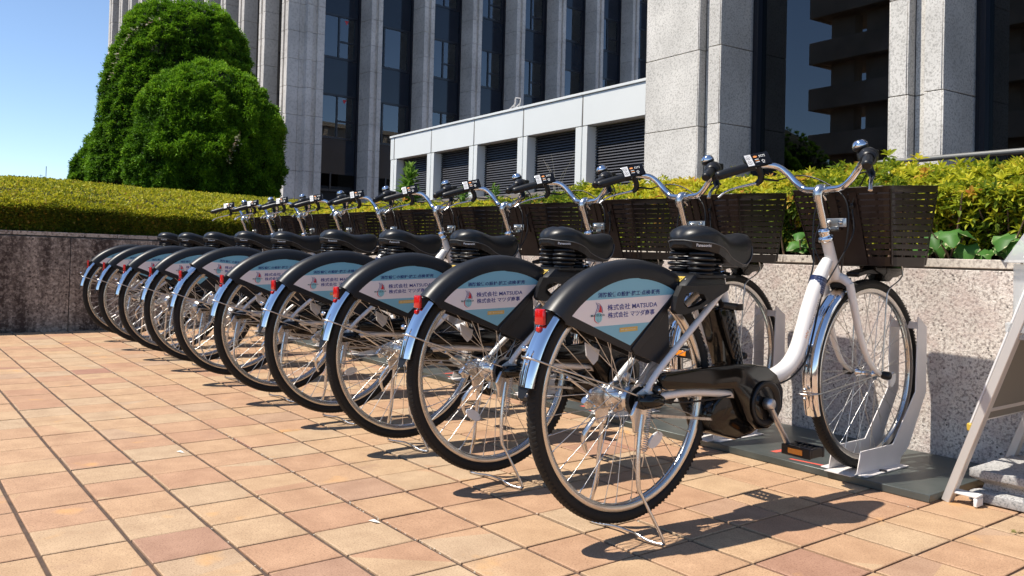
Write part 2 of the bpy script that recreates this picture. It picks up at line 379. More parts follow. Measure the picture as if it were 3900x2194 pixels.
# smooth value noise for numpy
class VN:
    def __init__(s, seed): s.g = np.random.default_rng(seed).random((32, 32, 32))
    def __call__(s, p, sc):
        q = np.asarray(p) * sc; i = np.floor(q).astype(int); f = q - i; f = f * f * (3 - 2 * f); r = 0
        for dx in (0, 1):
            for dy in (0, 1):
                for dz in (0, 1):
                    wgt = (f[..., 0] if dx else 1 - f[..., 0]) * (f[..., 1] if dy else 1 - f[..., 1]) * (f[..., 2] if dz else 1 - f[..., 2])
                    r = r + wgt * s.g[(i[..., 0] + dx) % 32, (i[..., 1] + dy) % 32, (i[..., 2] + dz) % 32]
        return r
vn = VN(3)

def leaves(name, base, d, L, W, tint, m, fold=0.25, parent=None, quad=True, curl=0.0, edge=False, extra=None, **kw):
    """base points (N,3), directions (N,3), lengths, widths, tint (N). quad: kite leaf of 2 tris; otherwise a 6-vertex pointed leaf of 4 tris."""
    N = len(base); L = np.broadcast_to(np.asarray(L, float), (N,))[:, None]; W = np.broadcast_to(np.asarray(W, float), (N,))[:, None]
    d = d / np.linalg.norm(d, axis=1, keepdims=True)
    rv = rng.normal(size=(N, 3)) * 0.35 + np.array([0, 0, 1.0]); s_ = np.cross(d, rv); s_ /= np.linalg.norm(s_, axis=1, keepdims=True) + 1e-9
    n = np.cross(s_, d)
    if quad:
        V = np.stack([base, base + d * L * 0.5 + s_ * W * 0.5 + n * W * fold, base + d * L - n * L * curl, base + d * L * 0.5 - s_ * W * 0.5 + n * W * fold], 1).reshape(-1, 3)
        F = np.array([[0, 1, 2], [0, 2, 3]]); nv = 4
    else:
        V = np.stack([base, base + d * L * 0.35 + s_ * W * 0.46 + n * W * fold, base + d * L * 0.72 + s_ * W * 0.36 + n * (W * fold * .8 - L * curl * .3), base + d * L - n * L * curl,
                      base + d * L * 0.72 - s_ * W * 0.36 + n * (W * fold * .8 - L * curl * .3), base + d * L * 0.35 - s_ * W * 0.46 + n * W * fold, base + d * L * 0.55], 1).reshape(-1, 3)
        F = np.array([[0, 1, 6], [1, 2, 6], [2, 3, 6], [3, 4, 6], [4, 5, 6], [5, 0, 6]]); nv = 7
    nf = len(F); FF = (F[None] + (np.arange(N) * nv)[:, None, None]).reshape(-1, 3)
    me = bpy.data.meshes.new(name); me.vertices.add(len(V)); me.vertices.foreach_set('co', V.ravel().astype(np.float32))
    me.loops.add(len(FF) * 3); me.loops.foreach_set('vertex_index', FF.ravel().astype(np.int32))
    me.polygons.add(len(FF)); me.polygons.foreach_set('loop_start', (np.arange(len(FF)) * 3).astype(np.int32))
    me.update(calc_edges=True)
    a = me.attributes.new('tint', 'FLOAT', 'FACE'); a.data.foreach_set('value', np.clip(np.repeat(tint, nf), 0, 1).astype(np.float32))
    if edge:
        a = me.attributes.new('edge', 'FLOAT', 'POINT'); ev = np.ones(nv); ev[0] = 0.4; ev[-1] = 0.0; a.data.foreach_set('value', np.tile(ev, N).astype(np.float32))
    me.materials.append(M[m]); me.validate()
    return obj(name, me, parent, **kw)

def rot2(p, a):
    c, s = cos(a), sin(a); return (p[0] * c - p[1] * s, p[0] * s + p[1] * c)

# ================================================================== SETTING
ROW_X, ROW_Y, SP = -1.5838, 1.6248, 0.5984      # bike 1 rear wheel foot, spacing of the row
WALL_Y, WALL_X = 3.24, -7.85
def wall_top(x, y):
    """plaza falls a little against the level wall coping"""
    if y > WALL_Y - 0.3: return 0.764 + max(0.0, (-1.64 - x)) * 0.0058
    return 0.800 + (WALL_Y - y) * 0.0125

g = MB(); g.add([(-1200, -1200, -0.006), (1200, -1200, -0.006), (1200, 1200, -0.006), (-1200, 1200, -0.006)], [(0, 1, 2, 3)])
ground = obj('ground', g.mesh('ground', ['mortar']), kind='structure')

# ---- paving tiles: the 300 that show largest are objects, the others one mesh
jx, jy = 0.0070, 0.0120
def tile_geo(cx, cy, dz=0.0):
    hx, hy = (TA - jx) / 2, (TB - jy) / 2; b = 0.0022
    vs = []
    for hx_, hy_, z in ((hx, hy, -0.012), (hx, hy, -0.0016), (hx - b, hy - b, 0.0)):
        vs += [(cx - hx_, cy - hy_, z + dz), (cx + hx_, cy - hy_, z + dz), (cx + hx_, cy + hy_, z + dz), (cx - hx_, cy + hy_, z + dz)]
    fs = [(8, 9, 10, 11)]
    for k in (0, 4):
        for i in range(4): fs.append((k + i, k + (i + 1) % 4, k + 4 + (i + 1) % 4, k + 4 + i))
    return vs, fs
def project(p):
    q = np.array(p) - np.array([0, 0, CAM_H]); z = q @ AX_F
    if z < 0.05: return None
    return 1950 + FOC * (q @ AX_R) / z, PCY - FOC * (q @ AX_U) / z, z
GX, GY = -1.6704, 1.1481
cells = []
for i in range(-31, 24):
    for j in range(-24, 11):
        cx, cy = GX + (i + 0.5) * TA, GY + (j + 0.5) * TB
        if cx - TA / 2 < WALL_X + 0.01 or cy + TB / 2 > WALL_Y + 0.09: continue
        p = project((cx, cy, 0)); area = 0
        if p and -150 < p[0] < 4050 and p[1] < 2330:
            area = 1.0 / p[2] ** 3
            if cy > 2.75 and cx < -1.35: area = 0
        cells.append((area, cx, cy))
cells.sort(key=lambda c: -c[0])
paving = thing('pavement', 'terracotta paving', None); del paving['label']; paving['kind'] = 'structure'
v0, f0 = tile_geo(0, 0); tb = MB().add(v0, f0); tile_me = tb.mesh('tile', ['tile'], recalc=False)
for a, cx, cy in cells[:300]:
    o = obj('tile', tile_me, paving, (cx, cy, random.uniform(-0.0012, 0.0006))); o.rotation_euler = (random.gauss(0, 0.002), random.gauss(0, 0.002), random.gauss(0, 0.004))
rest = MB()
for a, cx, cy in cells[300:]:
    v1, f1 = tile_geo(cx, cy, random.uniform(-0.001, 0.0005)); rest.add(v1, f1)
obj('tile_field', rest.mesh('tile_field', ['tile'], recalc=False), paving, kind='stuff')

# ---- granite planter walls
def granite_wall(name, label, horizontal, a0, a1, joints_face, joints_cop, face, mf, mc, th=0.22):
    """horizontal=True: face on plane y=face, runs along x; otherwise face on plane x=face, runs along y"""
    t = thing(name, label, 'wall', (0, 0, 0))
    def P(a, dep, z): return (a, face + dep, z) if horizontal else (face - dep, a, z)
    def top(a): return wall_top(a, WALL_Y) if horizontal else wall_top(WALL_X, a)
    core = MB()
    def slab(mb, s0, s1, d0, d1, z0, z1f, m=0):
        mb.hexa([P(s0, d0, z0), P(s1, d0, z0), P(s1, d1, z0), P(s0, d1, z0), P(s0, d0, z1f(s0)), P(s1, d0, z1f(s1)), P(s1, d1, z1f(s1)), P(s0, d1, z1f(s0))], m)
    slab(core, a0, a1, 0.022, th - 0.01, -0.02, lambda a: top(a) - 0.036)
    part('core', core, 'joint', t)
    js = [a0] + [j for j in joints_face if a0 < j < a1] + [a1]
    for s0, s1 in zip(js[:-1], js[1:]):
        mb = MB(); slab(mb, s0 + 0.003, s1 - 0.003, 0.0, 0.02, -0.012, lambda a: top(a) - 0.044); part('stone_panel', mb, mf, t, 0.0015)
    js = [a0] + [j for j in joints_cop if a0 < j < a1] + [a1]
    for s0, s1 in zip(js[:-1], js[1:]):
        mb = MB()
        mb.hexa([P(s0 + .0015, 0.010, top(s0) - 0.0325), P(s1 - .0015, 0.010, top(s1) - 0.0325), P(s1 - .0015, th, top(s1) - 0.0325), P(s0 + .0015, th, top(s0) - 0.0325),
                 P(s0 + .0015, 0.010, top(s0)), P(s1 - .0015, 0.010, top(s1)), P(s1 - .0015, th, top(s1)), P(s0 + .0015, th, top(s0))])
        part('coping_stone', mb, mc, t, 0.002)
    return t
granite_wall('planter_wall', 'speckled pinkish grey granite planter wall behind the front wheels', True, WALL_X - 0.2, 6.0, [-6.9, -5.5, -4.1, -2.62, 0.55, 2.2, 4.0],
             [-7.2 + 0.62 * k for k in range(22)], WALL_Y, 'granite_front', 'granite_coping')
granite_wall('side_wall', 'dark stained granite planter wall at the far left end of the plaza', False, -7.0, WALL_Y - 0.001, [-6.1, -4.6, -3.1, -1.64, -0.14, 1.355, 2.85],
             [0.14 - 0.79 * k for k in range(9)][::-1] + [0.93, 1.72, 2.51], WALL_X, 'granite_left', 'granite_left_coping')
# soil inside the planter
sb = MB(); sb.add([(-30, WALL_Y + 0.2, 0.70), (8, WALL_Y + 0.2, 0.70), (8, 7.4, 0.72), (-30, 7.4, 0.72)], [(0, 1, 2, 3)])
sb.add([(-30, -10, 0.70), (WALL_X - 0.2, -10, 0.70), (WALL_X - 0.2, WALL_Y + 0.2, 0.70), (-30, WALL_Y + 0.2, 0.70)], [(0, 1, 2, 3)])
obj('planter_soil', sb.mesh('planter_soil', ['soil']), kind='structure')

# ---- small debris in the joints
deb = MB()
for (lx, ly) in [(random.uniform(-6.5, -1.2), GY + TB * random.randint(-2, 7) + random.uniform(-.005, .005)) for _ in range(150)] + [(random.uniform(-5.5, -1.6), GY + random.uniform(-.006, .006)) for _ in range(160)]:
    r = random.uniform(0.0015, 0.004); a = random.uniform(0, pi)
    deb.add([(lx + r * cos(a + k * 2.1), ly + r * 0.8 * sin(a + k * 2.1), -0.0015 + random.uniform(0, .002)) for k in range(3)] + [(lx, ly, 0.002)], [(0, 1, 3), (1, 2, 3), (2, 0, 3), (2, 1, 0)])
M['grit'] = mat('grit', (0.62, 0.55, 0.44), 0.9)
obj('joint_grit', deb.mesh('joint_grit', ['grit']), label='pale grit and crumbs caught in the joints of the paving', cat='grit', kind='stuff')
M['dry_leaf'] = mat('dry_leaf', (0.20, 0.17, 0.05), 0.8)
M['paper'] = mat('paper', (0.8, 0.78, 0.72), 0.7)
lf = MB(); 
for k in range(5):
    a = k * 1.3; lf.add([(0, 0, 0.003), (0.012 * cos(a), 0.012 * sin(a), 0.009), (0.022 * cos(a + .3), 0.022 * sin(a + .3), 0.004)], [(0, 1, 2)])
obj('fallen_leaf', lf.mesh('fallen_leaf', ['dry_leaf']), None, (-0.995, 2.56, 0.0), 'small curled dry leaf lying on the tiles below the stone weight', 'leaf')
pp = MB(); pp.add([(0, 0, .002), (.03, .006, .004), (.036, .018, .002), (.008, .014, .005)], [(0, 1, 2, 3)])
obj('paper_scrap', pp.mesh('paper_scrap', ['paper']), None, (-3.135, 0.905, 0.0), 'tiny white scrap of paper on the sunlit tiles at the left', 'litter')
obj('paper_scrap', pp.mesh('paper_scrap', ['paper']), None, (-2.07, 1.115, 0.0), 'tiny white scrap of paper on a tile joint at the lower middle', 'litter')

# ================================================================== BUILDINGS
class Bld:
    """a thing whose parts are written in the building's own axes (turned by deg about z)"""
    def __init__(s, name, label, cat, deg, base, group=None):
        a = radians(deg); s.b = Vector(base)
        wx, wy = rot2((base[0], base[1]), a)
        s.t = thing(name, label, cat, (wx, wy, base[2]), a, group)
    def part(s, name, mb, mats, bevel=0.0, parent=None, kind=None, label=None):
        return part(name, mb, mats, parent or s.t, bevel, loc=None if parent else tuple(-s.b), kind=kind, label=label)
    def inst(s, name, me, loc, parent=None, kind=None):
        return obj(name, me, parent or s.t, tuple(Vector(loc) - s.b), kind=kind)

# ---- white annex with louvred bays
A = Bld('annex_building', 'low white annex with dark louvred bays below a plain panelled fascia', 'building', -3.5, (-15.7, 12.0, 0.7))
J = [-22.5, -20.63, -18.54, -16.49, -14.50, -12.52, -10.50, -8.4]
AY = 10.0; RD = 0.22
mb = MB(); mb.box(-20.86, -8.5, AY + RD + 0.06, 16.0, 0.7, 3.80); A.part('wall', mb, 'white_panel')
mb = MB(); mb.box(-20.84, -8.5, AY + 0.008, AY + RD + 0.05, 3.21, 3.76); A.part('backing', mb, 'joint')
mb = MB(); mb.box(-20.86, -20.66, AY, AY + RD, 3.195, 3.775); A.part('fascia_panel', mb, 'white_panel', 0.003)
for a, b in zip(J[1:-1], J[2:]):
    mb = MB(); mb.box(a + 0.018, b - 0.018, AY, AY + RD, 3.195, 3.775); A.part('fascia_panel', mb, 'white_panel', 0.004)
    mb = MB(); mb.box(a + 0.003, b - 0.003, AY - 0.025, AY + 0.6, 3.785, 3.835); A.part('coping', mb, 'white_panel', 0.004)
mb = MB(); mb.box(-20.885, -20.633, AY - 0.025, AY + 0.6, 3.785, 3.835); A.part('coping', mb, 'white_panel', 0.004)
for j in J[1:-1]:
    mb = MB()
    mb.box(j - 0.20, j - 0.022, AY, AY + RD + 0.02, 1.99, 3.18); mb.box(j - 0.022, j + 0.012, AY + 0.03, AY + RD + 0.02, 1.99, 3.18); mb.box(j + 0.012, j + 0.15, AY, AY + RD + 0.02, 1.99, 3.18)
    A.part('pier', mb, 'white_panel', 0.003)
lou = None
for a, b in zip(J[1:-1], J[2:]):
    x0, x1 = a + 0.15, b - 0.20
    if lou is None or abs((x1 - x0) - lou[0]) > 1e-6:
        mb = MB()
        for k in range(22):
            z = 2.02 + 0.0535 * k
            mb.prism([(AY + RD - 0.012, z - 0.004), (AY + RD - 0.006, z + 0.012), (AY + RD + 0.045, z + 0.040), (AY + RD + 0.045, z + 0.030)], x0, x1, 0)
        lou = (x1 - x0, x0, mb.mesh('louvre_slats', ['louvre']))
    A.part('louvre_back', MB().box(x0, x1, AY + RD + 0.046, AY + RD + 0.055, 1.99, 3.19), 'louvre_back')
    A.inst('louvre_slats', lou[2], (x0 - lou[1], 0, 0), kind='stuff')
A.part('sill', MB().box(-20.88, -8.5, AY - 0.05, AY + RD, 1.90, 1.985), 'concrete', 0.004)
A.part('base_wall', MB().box(-20.86, -8.5, AY + 0.03, AY + RD + 0.05, 0.0, 1.90), 'concrete')
# small galvanised ladder hoop on the roof edge
lh = thing('roof_ladder', 'bent metal ladder rail standing on the white annex roof edge', 'ladder', tuple(rot2((-15.1, 10.3), radians(-3.5))) + (3.84,), radians(-3.5))
mb = MB()
mb.tube([(-0.40, -0.05, 0.03), (-0.09, -0.05, 0.17), (-0.08, -0.05, 0.30)], 0.012, 6); mb.tube([(-0.10, -0.12, 0.0), (0.19, -0.12, 0.13), (0.21, -0.12, 0.24)], 0.012, 6)
mb.tube([(-0.08, -0.05, 0.295), (0.21, -0.12, 0.235)], 0.010, 6); mb.tube([(-0.09, -0.05, 0.17), (-0.19, -0.05, 0.0)], 0.007, 6); mb.tube([(0.19, -0.12, 0.13), (0.18, -0.12, 0.0)], 0.007, 6)
mb.tube([(-0.11, -0.05, 0.29), (-0.15, -0.05, 0.08)], 0.007, 6)
part('rail', mb, 'sign_alloy', lh); part('foot', MB().box(-0.46, -0.38, -0.1, 0.0, 0.0, 0.06), 'rail_metal', lh)

# ---- granite entrance building: stone pillars and tall dark glass
Tb = Bld('granite_building', 'pale granite entrance building with tall dark mirror glass between stone pillars', 'building', -3.5, (-5.0, 12.0, 0.7))
TY = 9.0; GY2 = 9.72; H1 = 10.5
zj = [0.42 + 1.115 * k for k in range(0, 10)]
def stone_stack(x0, x1, y0, y1, off=0.0):
    zs = [0.3] + [z + off for z in zj if z + off > 0.35] + [H1]
    for a, b in zip(zs[:-1], zs[1:]):
        Tb.part('stone_panel', MB().box(x0, x1, y0, y1, a + 0.005, b - 0.005), 'tower_granite', 0.004)
def pillar(x0, xa, xb, x1, off):
    Tb.part('pillar_core', MB().box(x0 + 0.015, x1 - 0.015, TY + 0.16, GY2 + 0.3, 0.0, H1), 'joint')
    Tb.part('pillar_core', MB().box(x0 + 0.015, xa - 0.015, TY + 0.035, TY + 0.155, 0.0, H1), 'joint')
    Tb.part('pillar_core', MB().box(xb + 0.015, x1 - 0.015, TY + 0.035, TY + 0.155, 0.0, H1), 'joint')
    stone_stack(x0 + 0.003, xa - 0.022, TY, TY + 0.03, off)            # left front slab
    stone_stack(x0 - 0.012, x0 + 0.0, TY + 0.004, TY + 0.7, off)       # left return
    stone_stack(xa - 0.019, xa, TY + 0.004, TY + 0.14, off)            # return beside the groove
    stone_stack(xa + 0.003, xb - 0.003, TY + 0.145, TY + 0.158, off)   # bottom of the groove
    stone_stack(xb, x1 - 0.022, TY, TY + 0.03, off)
    stone_stack(x1 - 0.019, x1, TY + 0.004, GY2 - 0.02, off)           # right flank
pillar(-9.70, -8.59, -8.41, -8.18, 0.0)
pillar(-5.61, -5.38, -5.19, -4.97, 0.0)
pillar(-2.40, -2.17, -1.98, -1.76, 0.0)
Tb.part('wall', MB().box(-9.69, -8.2, GY2 + 0.31, 16.0, 0.0, H1), 'tower_granite')
for x0, x1 in ((-8.18, -5.61), (-4.97, -2.40), (-1.76, 2.5)):
    f = MB(); f.box(x0 + 0.002, x0 + 0.07, GY2 - 0.05, GY2 + 0.05, 0.7, H1); f.box(x0 + 0.075, x0 + 0.13, GY2 - 0.10, GY2 + 0.05, 0.7, H1); f.box(x1 - 0.13, x1 - 0.002, GY2 - 0.05, GY2 + 0.05, 0.7, H1)
    f.box(x0 + 0.13, x1 - 0.13, GY2 - 0.04, GY2 + 0.05, 0.7, 0.80)
    fr = Tb.part('window', f, 'dark_frame', 0.003)
    Tb.part('pane', MB().box(x0 + 0.12, x1 - 0.12, GY2, GY2 + 0.012, 0.78, H1), 'tower_glass', parent=fr)
Tb.part('interior', MB().add([(-8.2, GY2 + 4, 0.6), (3, GY2 + 4, 0.6), (3, GY2 + 4, H1), (-8.2, GY2 + 4, H1), (-8.2, GY2 + 0.3, 0.6), (3, GY2 + 0.3, 0.6)], [(0, 1, 2, 3), (4, 5, 1, 0)]), 'dark_interior')
Tb.part('roof', MB().box(-9.75, 3.2, TY - 0.05, 16.0, H1, H1 + 0.3), 'tower_granite')
Tb.part('interior_lamp', MB().lathe([(0.0, 0.0), (0.035, 0.0), (0.035, 0.02), (0, 0.02)], (-3.95, GY2 + 1.2, 4.62), (0, 0, 1), 12), 'ceiling_lamp')
rl = thing('handrail', 'grey round handrail running behind the azalea hedge at the far right', 'railing', tuple(rot2((-1.0, 8.0), radians(-3.5))) + (0.7,), radians(-3.5))
mb = MB(); mb.tube([(-4.2, 0, 1.07), (5.0, 0, 1.09)], 0.028, 10); part('rail', mb, 'rail_metal', rl)
for k in range(5): part('post', MB().tube([(-4.0 + 2 * k, 0, -0.02), (-4.0 + 2 * k, 0, 1.06)], 0.018, 8), 'rail_metal', rl)

# ---- tall office block: stone piers, dark windows and spandrels
O = Bld('office_building', 'tall office block with close set stone piers and dark windows', 'building', 4.65, (-45.0, 30.0, 0.0))
X0 = -33.0; XG = X0 - 1.03; XA = -33.29; YA = 16.83; YG = 17.5; OH = 23.0
O.part('core', MB().box(-58.2, XG - 7.0, YG + 6.5, 48, 0, OH), 'dark_interior')
O.part('roof', MB().box(-58.2, X0 - 0.1, YA + 0.1, 48.2, OH, OH + 0.5), 'office_stone')
# pier pieces are one storey-third high; the meshes are shared
zb = 0.42 - 1.22; OJ = 1.215
def pier_profile(w1, gr, w2, depth, rec=0.12):      # plan polygon in (along, out) -> pier standing proud of the glass
    return [(0, 0), (0, depth), (w1, depth), (w1, depth - rec), (w1 + gr, depth - rec), (w1 + gr, depth), (w1 + gr + w2, depth), (w1 + gr + w2, 0)]
def pier_mesh(prof, facing):
    mb = MB()
    if facing == 'E': poly = [(-1.03 + b, a) for a, b in prof]       # out = +x from the glass plane, along = +y
    else: poly = [(a, -b) for a, b in prof]                            # out = -y
    mb.prism(poly, 0.006, OJ - 0.006, 0, 'z'); return mb.mesh('stone_block', ['office_stone'], 0.006)
pe = pier_mesh(pier_profile(0.22, 0.17, 0.22, 1.03), 'E')
pn = pier_mesh(pier_profile(0.19, 0.15, 0.27, 0.67), 'S')
ZS = [4.06 + OJ * k for k in range(-4, 16)]
def stack(me, x, y, core_mb):
    for z in ZS: O.inst('stone_block', me, (x, y, z))
east = [20.84, 23.83, 26.85, 29.87, 32.98, 36.15, 39.38, 42.6]
west = [-35.52, -37.74, -39.87, -41.97, -44.41, -46.45, -48.39, -50.24, -52.03, -53.89, -55.66, -57.56]
cm = MB()
for y in east: stack(pe, X0, y, None); cm.box(XG - 0.2, X0 - 0.16, y + 0.03, y + 0.58, 0, OH)
for x in west: stack(pn, x - 0.61, YG, None); cm.box(x - 0.58, x - 0.03, YA + 0.16, YG + 0.2, 0, OH)
# corner pier: stepped
for z in ZS:
    z1 = z + OJ - 0.006; z0 = z + 0.006
    O.part('corner_block', MB().prism([(-33.90, YG), (-33.90, YA), (-33.71, YA), (-33.71, YA + 0.12), (-33.56, YA + 0.12), (-33.56, YA), (XA, YA), (XA, 17.372), (-33.4, 17.372), (-33.4, YG)], z0, z1, 0, 'z'), 'office_stone', 0.006)
    O.part('corner_block', MB().prism([(XA - 0.1, 17.384), (XA, 17.384), (XA, 17.60), (X0, 17.60), (X0, 17.87), (X0 - 0.13, 17.87), (X0 - 0.13, 18.11), (X0, 18.11), (X0, 18.45), (XG, 18.45), (XG, 17.9)], z0, z1, 0, 'z'), 'office_stone', 0.006)
cm.box(-33.85, XG + 0.4, YA + 0.2, 18.40, 0, OH); O.part('pier_core', cm, 'joint')
# east facade bays
heads = [4.09 + 3.672 * k for k in range(0, 6)]      # window head heights
WH = 1.955
ys = [18.45] + east
def pane_frame(y0, y1, z0, z1, kind):
    f = MB(); t = 0.075; xf0, xf1 = XG - 0.04, XG + 0.05
    f.box(xf0, xf1, y0, y1, z0 - 0.05, z0 + 0.05); f.box(xf0, xf1, y0, y1, z1 - 0.05, z1 + 0.05)
    wd = y1 - y0; ya = y0 + 0.04; yb = y1 - 0.16
    f.box(xf0, xf1, y0, ya, z0, z1); f.box(xf0, xf1, yb, y1, z0, z1)
    ym = ya + (yb - ya) * (0.60 if kind == 0 else 0.34); f.box(xf0, xf1, ym - t / 2, ym + t / 2, z0, z1)
    zt = z0 + (z1 - z0) * 0.40
    if kind == 0:
        f.box(xf0, xf1, ym + t / 2, yb, zt - 0.04, zt + 0.04); panes = [(ya, ym - t / 2, z0 + .05, z1 - .05), (ym + t / 2, yb, zt + .04, z1 - .05), (ym + t / 2, yb, z0 + .05, zt - .04)]
    else:
        f.box(xf0, xf1, ya, ym - t / 2, zt - 0.04, zt + 0.04); panes = [(ym + t / 2, yb, z0 + .05, z1 - .05), (ya, ym - t / 2, zt + .04, z1 - .05), (ya, ym - t / 2, z0 + .05, zt - .04)]
    return f, panes
tri = None
for bi, (c0, c1) in enumerate(zip(ys[:-1], ys[1:])):
    y0 = c0 if bi == 0 else c0 + 0.61; y1 = c1
    # backing jamb of dark metal against the next pier
    O.part('jamb', MB().box(XG - 0.03, XG + 0.10, y1 - 0.10, y1 - 0.004, 0.5, OH), 'dark_frame')
    for k, zh in enumerate(heads):
        if zh < 7 and bi > 3: continue
        if zh > 5:
            f, panes = pane_frame(y0 + 0.01, y1 - 0.11, zh - WH, zh, bi % 2 if bi != 3 else 0)
            fr = O.part('window', f, 'dark_frame')
            for p in panes: O.part('pane', MB().box(XG - 0.005, XG + 0.005, p[0], p[1], p[2], p[3]), 'office_glass', parent=fr)
            if bi == 0 and zh < 12:                                  # red rescue triangle
                p = panes[1]; yc = p[0] + (p[1] - p[0]) * 0.45; zc = p[3] - 0.18
                O.part('rescue_sign', MB().add([(XG + 0.009, yc - 0.11, zc + 0.08), (XG + 0.009, yc + 0.11, zc + 0.08), (XG + 0.009, yc, zc - 0.12)], [(0, 1, 2)]), 'ad_red', parent=fr)
            # curtains or blinds and lit ceilings inside
            cur = MB()
            rs = random.Random(bi * 17 + k)
            if bi == 0 or rs.random() < 0.45:
                a, b = (y0, y1) if bi == 0 else ((y0 + (y1 - y0) * 0.4, y1 - .1) if rs.random() < .6 else (y0, y0 + (y1 - y0) * .55))
                n = int((b - a) / 0.06)
                for q in range(n): cur.add([(XG - 0.09 - (0.03 if q % 2 else 0), a + 0.06 * q, zh - WH), (XG - 0.09 - (0 if q % 2 else 0.03), a + 0.06 * (q + 1), zh - WH), (XG - 0.09 - (0 if q % 2 else 0.03), a + 0.06 * (q + 1), zh), (XG - 0.09 - (0.03 if q % 2 else 0), a + 0.06 * q, zh)], [(0, 1, 2, 3)])
                O.part('curtain', cur, 'curtain')
            if bi in (1, 3, 4, 5, 6):
                lm = MB()
                for d in (1.6, 3.4, 5.2):
                    lm.box(XG - d - 0.12, XG - d, y0 + 0.2, y1 - 0.9, zh + 0.02, zh + 0.04)
                O.part('ceiling_light', lm, 'ceiling_lamp')
            O.part('ceiling', MB().box(XG - 6.9, XG - 0.1, y0, y1, zh + 0.06, zh + 0.12), 'curtain')
            O.part('floor_slab', MB().box(XG - 6.9, XG - 0.1, y0, y1, zh + 0.13, zh + 0.3), 'dark_interior')
        # spandrel above
        O.part('spandrel', MB().box(XG - 0.01, XG + 0.02, y0 + 0.01, y1 - 0.11, zh + 0.052, zh + 3.672 - WH - 0.052), 'spandrel')
    if bi < 4:
        O.part('lower_window', MB().box(XG - 0.05, XG + 0.04, y0 + 0.01, y1 - 0.11, 3.35, 3.45).box(XG - 0.05, XG + 0.04, y0 + 1.0, y0 + 1.08, 3.46, 4.2), 'dark_frame')
        O.part('entrance_void', MB().box(XG - 0.3, XG - 0.2, y0, y1, 0, 3.6), 'dark_interior')
# south facade between the piers: dark glass strips
for a, b in zip(west, [-33.9 + 0.61] + west):
    f = MB()
    for z in np.arange(2.2, OH, 1.836): f.box(a, b - 0.61, YG + 0.04, YG + 0.09, z, z + 0.08)
    O.part('window', f, 'dark_frame')
    O.part('glass_strip', MB().box(a, b - 0.61, YG + 0.10, YG + 0.11, 0.5, OH), 'spandrel')
O.part('west_wall', MB().box(-58.3, -58.15, YA, 48, 0, OH), 'office_stone')

# ---- buildings that only show as reflections or as a roof far off
R_ = Bld('balcony_building', 'brown concrete balcony block mirrored dark in the tall glass', 'building', -3.5, (-28.0, -36.0, 0.0))
for zb_ in (1.49, 4.76, 8.03, 11.29, 14.56, 17.83):
    R_.part('balcony', MB().box(-37.6, -16.0, -31.35, -31.0, zb_, zb_ + 1.53).box(-37.6, -37.25, -36.5, -31.35, zb_, zb_ + 1.53), 'balcony_concrete', 0.02)
    R_.part('floor', MB().box(-37.25, -16.0, -36.5, -31.35, zb_ + 0.1, zb_ + 0.4), 'balcony_concrete')
for x0, x1 in ((-36.7, -34.85), (-33.95, -29.5), (-28.8, -24.0), (-23.2, -16.2)): R_.part('column', MB().box(x0, x1, -33.2, -32.3, 0, 19.3), 'balcony_concrete')
Tn = Bld('tan_building', 'plain tan block mirrored in the lower office windows', 'building', 0, (26.0, 44.0, 0.0))
mbt = MB(); mbt.box(20, 34, 24, 66, 0, 15.8); Tn.part('wall', mbt, 'tan_wall')
for k in range(9): Tn.part('pilaster', MB().box(19.8, 20.0, 26 + 4.6 * k, 26.5 + 4.6 * k, 0, 15.7), 'tan_wall')
Tn.part('parapet', MB().box(19.7, 34.2, 23.8, 66.2, 15.8, 16.3), 'tan_wall')
Fb = Bld('distant_building', 'tiny distant rooftop with a thin mast above the clipped mound', 'building', 0, (-171.0, 22.0, 0.0))
Fb.part('wall', MB().box(-176, -168, 8, 25.6, 0, 11.0), 'office_stone'); Fb.part('roof_house', MB().box(-173.5, -169.8, 22.6, 25.2, 11.0, 12.0), 'white_panel')
Fb.part('mast', MB().tube([(-169.5, 24.9, 10.9), (-169.5, 24.9, 14.1)], 0.06, 6), 'rail_metal'); Fb.part('aerial', MB().tube([(-169.6, 24.1, 11.0), (-169.6, 24.1, 12.6)], 0.04, 5).tube([(-169.6, 23.8, 12.4), (-169.6, 24.4, 12.4)], 0.03, 5), 'rail_metal')

# ================================================================== VEGETATION
def sphere_dirs(n):
    v = rng.normal(size=(n, 3)); return v / np.linalg.norm(v, axis=1, keepdims=True)
def sstep(x, a, b):
    t = np.clip((x - a) / (b - a), 0, 1); return t * t * (3 - 2 * t)

# ---- clipped azalea mound on the left planter
def mound_h(x, y):
    t = np.clip(-8.02 - x, 0, 20)
    h = 1.10 + 0.335 * (1 - np.exp(-t / 1.15)) - 0.02 * sstep(t, 3, 6)
    h = h + 0.045 * (vn(np.stack([x, y, 0 * x], -1) + 50, 1.1) - 0.5)
    return h - 0.055 * np.clip(y - 1.6, 0, 3) * np.exp(-t / 2.0) - 0.018 * np.clip(1.2 - y, 0, 6) - 0.35 * sstep(y, 4.6, 6.2)
def mound_profile(u, y):
    """u in 0..1: up the front face, over the rounded edge, then back over the top"""
    hf = mound_h(np.full_like(y, -8.02), y)
    x = np.where(u < 0.12, -7.955 + 0.035 * np.sin(u / 0.12 * pi * 0.5), np.where(u < 0.2, -7.92 - 0.16 * ((u - 0.12) / 0.08) ** 1.7, -8.08 - (u - 0.2) / 0.8 * 5.4))
    zf = 0.80 + (hf - 0.09 - 0.80) * (u / 0.12); ze = hf - 0.09 + 0.09 * np.sin(np.clip((u - 0.12) / 0.08, 0, 1) * pi / 2)
    z = np.where(u < 0.12, zf, np.where(u < 0.2, ze, mound_h(x, y) + 0.0))
    return x, z
mound = thing('clipped_hedge', 'broad clipped yellow green azalea mound on the far left planter wall', 'hedge', (-9.5, 1.0, 0.7))
nu, nvv = 60, 90
